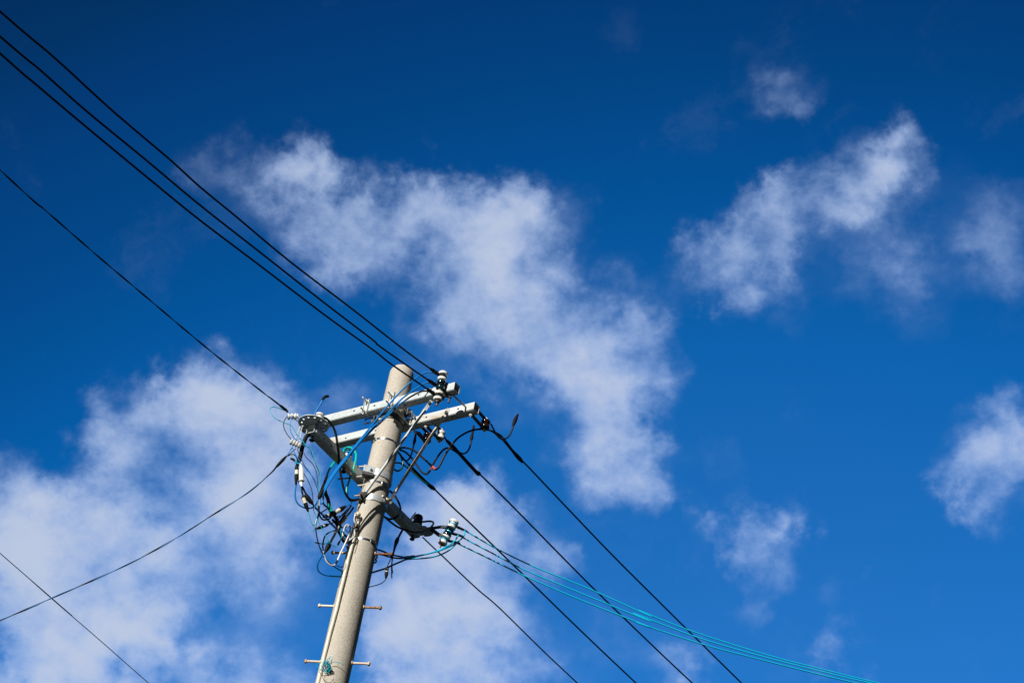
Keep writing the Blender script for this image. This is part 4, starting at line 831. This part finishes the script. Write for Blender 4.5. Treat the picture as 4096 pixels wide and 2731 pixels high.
C('large thin black loop swinging from tangle down to the pole', 'r5', [(470, 330, .30), (440, 420), (425, 500), (430, 600), (455, 740), (500, 880), (560, 1000), (640, 1110), (750, 1190), (865, 1258, .05)], .0044, 'black_sheath', 'thin black loops left of the pole', 'thin_wire')
C('thin black wire below the white lead reaching the pole', 'r5', [(745, 1140, .12), (780, 1165), (830, 1182), (885, 1180, .06)], .0032, 'black_sheath', 'thin black loops left of the pole', 'thin_wire')
C('black line twisting down from tape lump alongside the tangle', 'r5', [(480, 40, .30), (485, 150), (478, 250), (460, 350), (430, 430), (422, 520), (425, 570, .28)], .0052, 'dark_green_sheath', 'thin black loops left of the pole', 'thin_wire')
C('cyan line beside the dark twisted line under the tape lump', 'r5', [(492, 60, .30), (490, 180), (480, 290), (465, 380), (440, 450), (428, 480, .28)], .0034, 'cyan_sheath', 'thin cyan wires of the tangle', 'thin_wire')
w = C('cyan wire tail with black tip pointing left in lower tangle', 'r5', [(470, 792, .20), (540, 800), (600, 790), (650, 760), (690, 715), (725, 680, .16)], .0042, 'cyan_sheath', 'thin cyan wires of the tangle', 'thin_wire')
sleeve('end_cap', path('r5', [(415, 776, .2), (445, 785), (485, 796, .2)]), .0050, 'black_tape', w)
w = C('black wire with cyan top arching over the lower tangle', 'r5', [(548, 900, .20), (540, 830), (550, 760), (570, 690), (600, 645), (650, 612), (700, 595), (765, 568, .15)], .0042, 'cyan_sheath', 'thin cyan wires of the tangle', 'thin_wire')
sleeve('cover_or_shadow', path('r5', [(548, 905, .2), (540, 830), (550, 760), (570, 690), (600, 645), (635, 620, .185)]), .0055, 'black_tape', w)
w = C('cyan wire with a black capped tip hanging by the white coil', 'r5', [(790, 450, .17), (820, 510), (830, 570), (845, 640), (850, 690), (828, 750, .12)], .0036, 'cyan_sheath', 'thin cyan wires of the tangle', 'thin_wire')
sleeve('end_cap', path('r5', [(828, 745, .12), (805, 790), (785, 832, .12)]), [.0045, .0075, .0075, .0055], 'black_tape', w)
C('thin cyan wire crossing behind the white coil to the pole', 'r5', [(825, 490, .12), (880, 540), (940, 590), (1010, 648, .03)], .0034, 'cyan_sheath', 'thin cyan wires of the tangle', 'thin_wire')
C('black lead curling from trunk to behind the white coil', 'r5', [(700, 400, .20), (760, 470), (800, 560), (850, 620), (930, 680), (985, 770, .04)], .0090, 'black_tape', 'black leads left of the pole', 'lead')
C('black wire between large connector and pale grey sleeve', 'r5', [(770, 355, .2), (830, 345), (880, 320), (920, 280, .12)], .0046, 'black_sheath', 'black leads left of the pole', 'lead')
# black wires lashed round the pole under the coil
def round_pole(label, z0, z1, a0, a1, r, m, group, name='cable', off=.006):
    P = []
    for i in range(17):
        t = i/16; a = math.radians(a0+(a1-a0)*t); z = z0+(z1-z0)*t; R = rad(z)+r+off; P.append(Vector((math.cos(a)*R, math.sin(a)*R, z)))
    return cable(name, label, 'cable', P, r, m, group, n=3)
zz = at('r5', 985, 800, .0).z
round_pole('upper of two black cables wrapped behind the pole below the coil', zz+.03, zz-.08, 205, 10, .0065, 'black_sheath', 'black cables wrapped behind the pole')
round_pole('lower of two black cables wrapped behind the pole below the coil', zz-.005, zz-.115, 205, 10, .0065, 'black_sheath', 'black cables wrapped behind the pole')

# ---------------------------------------------------------------- conduit with weatherhead, white coil
cp = path('r5', [(1128, 420, .098), (1100, 560), (1062, 700, .099), (1018, 850), (962, 1060, .100), (905, 1300), (840, 1568, .098)])
cp2 = [at('r7', 742, 400, .094), at('r7', 640, 770, .090), at('r7', 545, 1150, .084), at('r7', 445, 1568, .078)]
d = (cp2[-1]-cp2[-2]).normalized(); foot = cp2[-1]+d*5.2
for _ in range(1): foot.z = max(foot.z, .05)
cn = empty('conduit', foot, 'cream plastic conduit running up the left face of the pole', 'conduit')
mb = MB(); mb.tube([cp[1].lerp(cp[2], .2)]+cp[2:]+cp2+[foot], .0127, 14); mb.build('pipe', 'pvc_conduit', cn)
mb = MB(); mb.tube([cp[0], cp[1], cp[1].lerp(cp[2], .35)], .0095, 12); mb.build('upper_pipe', 'pvc_conduit', cn)
hp = at('r5', 1118, 325, .112); mb = MB()
ax2 = (Vector(at('r5', 1075, 292, .14))-Vector(at('r5', 1165, 345, .10))).normalized()
mb.lathe([(.012, -.016), (.020, -.012), (.0235, .0), (.0225, .014), (.018, .020), (.0165, .016), (.006, .015)], hp, ax2, 24); hd_ = mb.build('weatherhead', 'ivory_plastic', cn)
mb = MB(); q = hp+ax2*.016; mb.cyl(q, q+ax2*.012, .0075, 12); mb.build('gland', 'grey_plastic', hd_)
mb = MB(); mb.tube([hp-UP*.005, hp-UP*.02-RIGHT*-.004, cp[0]], [.017, .014, .0105], 12); mb.build('neck', 'ivory_plastic', hd_)
for x, y in ((1100, 535), (1075, 668)):
    p = at('r5', x, y, .10); mb = MB(); e = (cp[2]-cp[1]).normalized(); mb.tube([p-e*.006, p+e*.006], .0165 if y > 600 else .0125, 14); mb.build('clip', 'black_rubber' if y < 600 else 'ivory_plastic', cn)
wc_ = C('white cable coil looped beside the conduit with a hanging lead', 'r5', [(1090, 320, .14), (1068, 350), (1060, 410), (1075, 480), (1060, 560, .12), (1045, 545), (1000, 518), (950, 512), (905, 545), (880, 600), (878, 660), (905, 715), (950, 740), (1000, 728), (1045, 690), (1070, 640), (1062, 585), (1030, 540, .14), (985, 512), (940, 515), (895, 560), (870, 630), (872, 690), (900, 735, .13), (945, 750), (990, 735), (985, 690), (1000, 590), (992, 535), (968, 492), (935, 488), (905, 520), (888, 570), (880, 640, .15)], .0042, 'white_sheath', None, 'cable_coil', 'cable coil', n=6)
mb = MB(); mb.tube(smooth(path('r5', [(975, 500, .15), (992, 550), (975, 640), (930, 750), (880, 860), (840, 940), (805, 1020), (778, 1090, .14)]), 6), .0052, 8); mb.build('lead', 'white_sheath', wc_)
sleeve('tip', path('r5', [(784, 1075, .14), (765, 1110), (750, 1142, .14)]), [.006, .0075, .005], 'black_rubber', wc_)
C('white wire dangling from the fat tapered joint to coil lead', 'r5', [(553, 920, .20), (562, 975), (580, 1040), (615, 1105), (665, 1148), (710, 1155), (748, 1140, .14)], .0046, 'white_sheath', None, 'thin_wire')
C('thin black earth wire running down beside the conduit', 'r5', [(1095, 420, .115), (1110, 520), (1118, 600), (1110, 700), (1085, 790), (1050, 900), (1045, 920, .115)], .0026, 'black_sheath', None, 'thin_wire')

# ---------------------------------------------------------------- right side service leads
GS = 'blue service leads at the far rack'
def shadowed_lead(label, pts, shadow_pts, r=.0058):  # black tube paints the pole's shadow onto the near part of each lead
    w = C(label, 'r6', pts, r, 'sky_blue_sheath', GS, 'service_lead')
    mb = MB(); mb.tube(smooth(path('r6', pts), 7)[:(len(shadow_pts)-1)*7+4], r+.0009, 8); mb.build('cover_or_shadow', 'black_sheath', w)
shadowed_lead('blue service lead swinging widest right under the leaning spools', [(365, 908, -.08), (520, 958), (620, 1000), (760, 1033), (880, 1048, -.26), (1000, 1038), (1200, 1000), (1400, 948), (1570, 880), (1700, 800), (1775, 730), (1802, 660), (1795, 625, -.50)], [(365, 908, -.08), (520, 958), (620, 1000), (760, 1031, -.28)])
shadowed_lead('blue service lead rising between the other two to the teal spool', [(365, 972, -.08), (520, 1015), (640, 1048), (760, 1066), (880, 1065, -.32), (1000, 1045), (1150, 1012), (1300, 972), (1430, 925), (1560, 855), (1645, 790), (1695, 705, -.50)], [(365, 972, -.08), (520, 1015), (640, 1048), (760, 1064, -.29)])
shadowed_lead('blue service lead with painted shadow rising from low on the pole to the lowest spool', [(300, 1303, -.08), (450, 1258), (560, 1222), (700, 1158), (800, 1117), (880, 1085, -.3), (1000, 1074), (1130, 1068), (1280, 1050), (1420, 1010), (1530, 955), (1610, 895), (1665, 835, -.50)], [(300, 1303, -.08), (450, 1258), (560, 1222), (700, 1158), (770, 1128, -.26)])
T = path('r6', [(872, 1062, -.3), (915, 1057), (960, 1053), (1000, 1045, -.34)]); cable('tape_binding', 'flat black tape binding the three blue service leads together', 'tape', T, .0155, 'black_tape', n=4, seg=10)
w = C('black tapered cable hanging below the lowest crossarm with split ends', 'r6', [(825, 618, -.38), (790, 680), (755, 745), (730, 800), (705, 880), (685, 960), (670, 1040), (655, 1150), (652, 1260), (656, 1375, -.12)], .0046, 'black_sheath', None, 'drop_cable')
sleeve('upper_sheath', path('r6', [(825, 618, -.38), (790, 680), (755, 750, -.37)]), .0085, 'black_sheath', w)
sleeve('joint', path('r6', [(760, 735, -.37), (735, 790), (715, 850), (695, 920), (678, 1000, -.35)]), [.009, .0155, .016, .012, .0095, .008, .006], 'black_tape', w)
mb = MB(); mb.tube(smooth(path('r6', [(672, 1050, -.34), (660, 1130), (662, 1220), (672, 1300, -.30)]), 5), .0034, 8); mb.build('split_end', 'black_sheath', w)
C('thin black lead from tapered cable to the small hanging connector', 'r6', [(665, 1040, -.2), (625, 1105), (598, 1160), (585, 1205, -.06)], .0036, 'black_sheath', None, 'lead')
connector(at('r6', 585, 1195, -.06), at('r6', 562, 1385, -.06), .0125, 'small ivory connector hanging right of the pole on a thin lead', f0=.20, f1=.48)
C('thin black wire from hanging connector curving back to the pole', 'r6', [(563, 1372, -.06), (545, 1415), (495, 1455), (430, 1483), (360, 1500), (250, 1530, -.07)], .0036, 'black_sheath', None, 'thin_wire')

# ---------------------------------------------------------------- teal wire bundle low on the pole
rng = random.Random(3)
mb = MB(); P = []
c0 = at('r7', 590, 1300, .135)
for i in range(150):
    t = i/150; a = 2*math.pi*t*11; ph = t*5.0; rx = .017+.008*math.sin(ph*2.1)+.004*math.sin(ph*7); ry = .026+.007*math.cos(ph*1.7)
    q = c0+RIGHT*(rx*math.cos(a)+.008*math.sin(ph*3))+UP*(ry*math.sin(a)+.012*math.cos(ph*2.3)-rx*.4*math.cos(a))+FWD*(.012*math.sin(ph*4+a*.5)-.006)
    P.append(q)
P += path('r7', [(610, 1215, .14), (600, 1185), (625, 1165), (640, 1200), (635, 1150), (655, 1132, .125)])
mb.tube(smooth(P, 2), .0021, 6)
tl = tag(mb.build('wire_bundle', 'cyan_sheath', None, c0), 'tangled coil of thin teal wire tied low on the pole', 'wire bundle')
mb = MB(); mb.tube(smooth(path('r7', [(640, 1225, .14), (700, 1224), (770, 1235), (866, 1268, .145)]), 6), .0022, 6); mb.build('loose_end', 'cyan_sheath', tl)
mb = MB(); mb.tube(smooth(path('r7', [(520, 1360, .13), (525, 1450), (545, 1520), (600, 1555), (660, 1550), (700, 1500, .13)]), 6), .0020, 6); mb.build('loose_end', 'black_sheath', tl)
mb = MB(); mb.tube(smooth(path('r7', [(560, 1215, .13), (480, 1245), (425, 1265), (430, 1300), (500, 1350), (600, 1395, .13)]), 6), .0021, 6); mb.build('loose_end', 'cyan_sheath', tl)
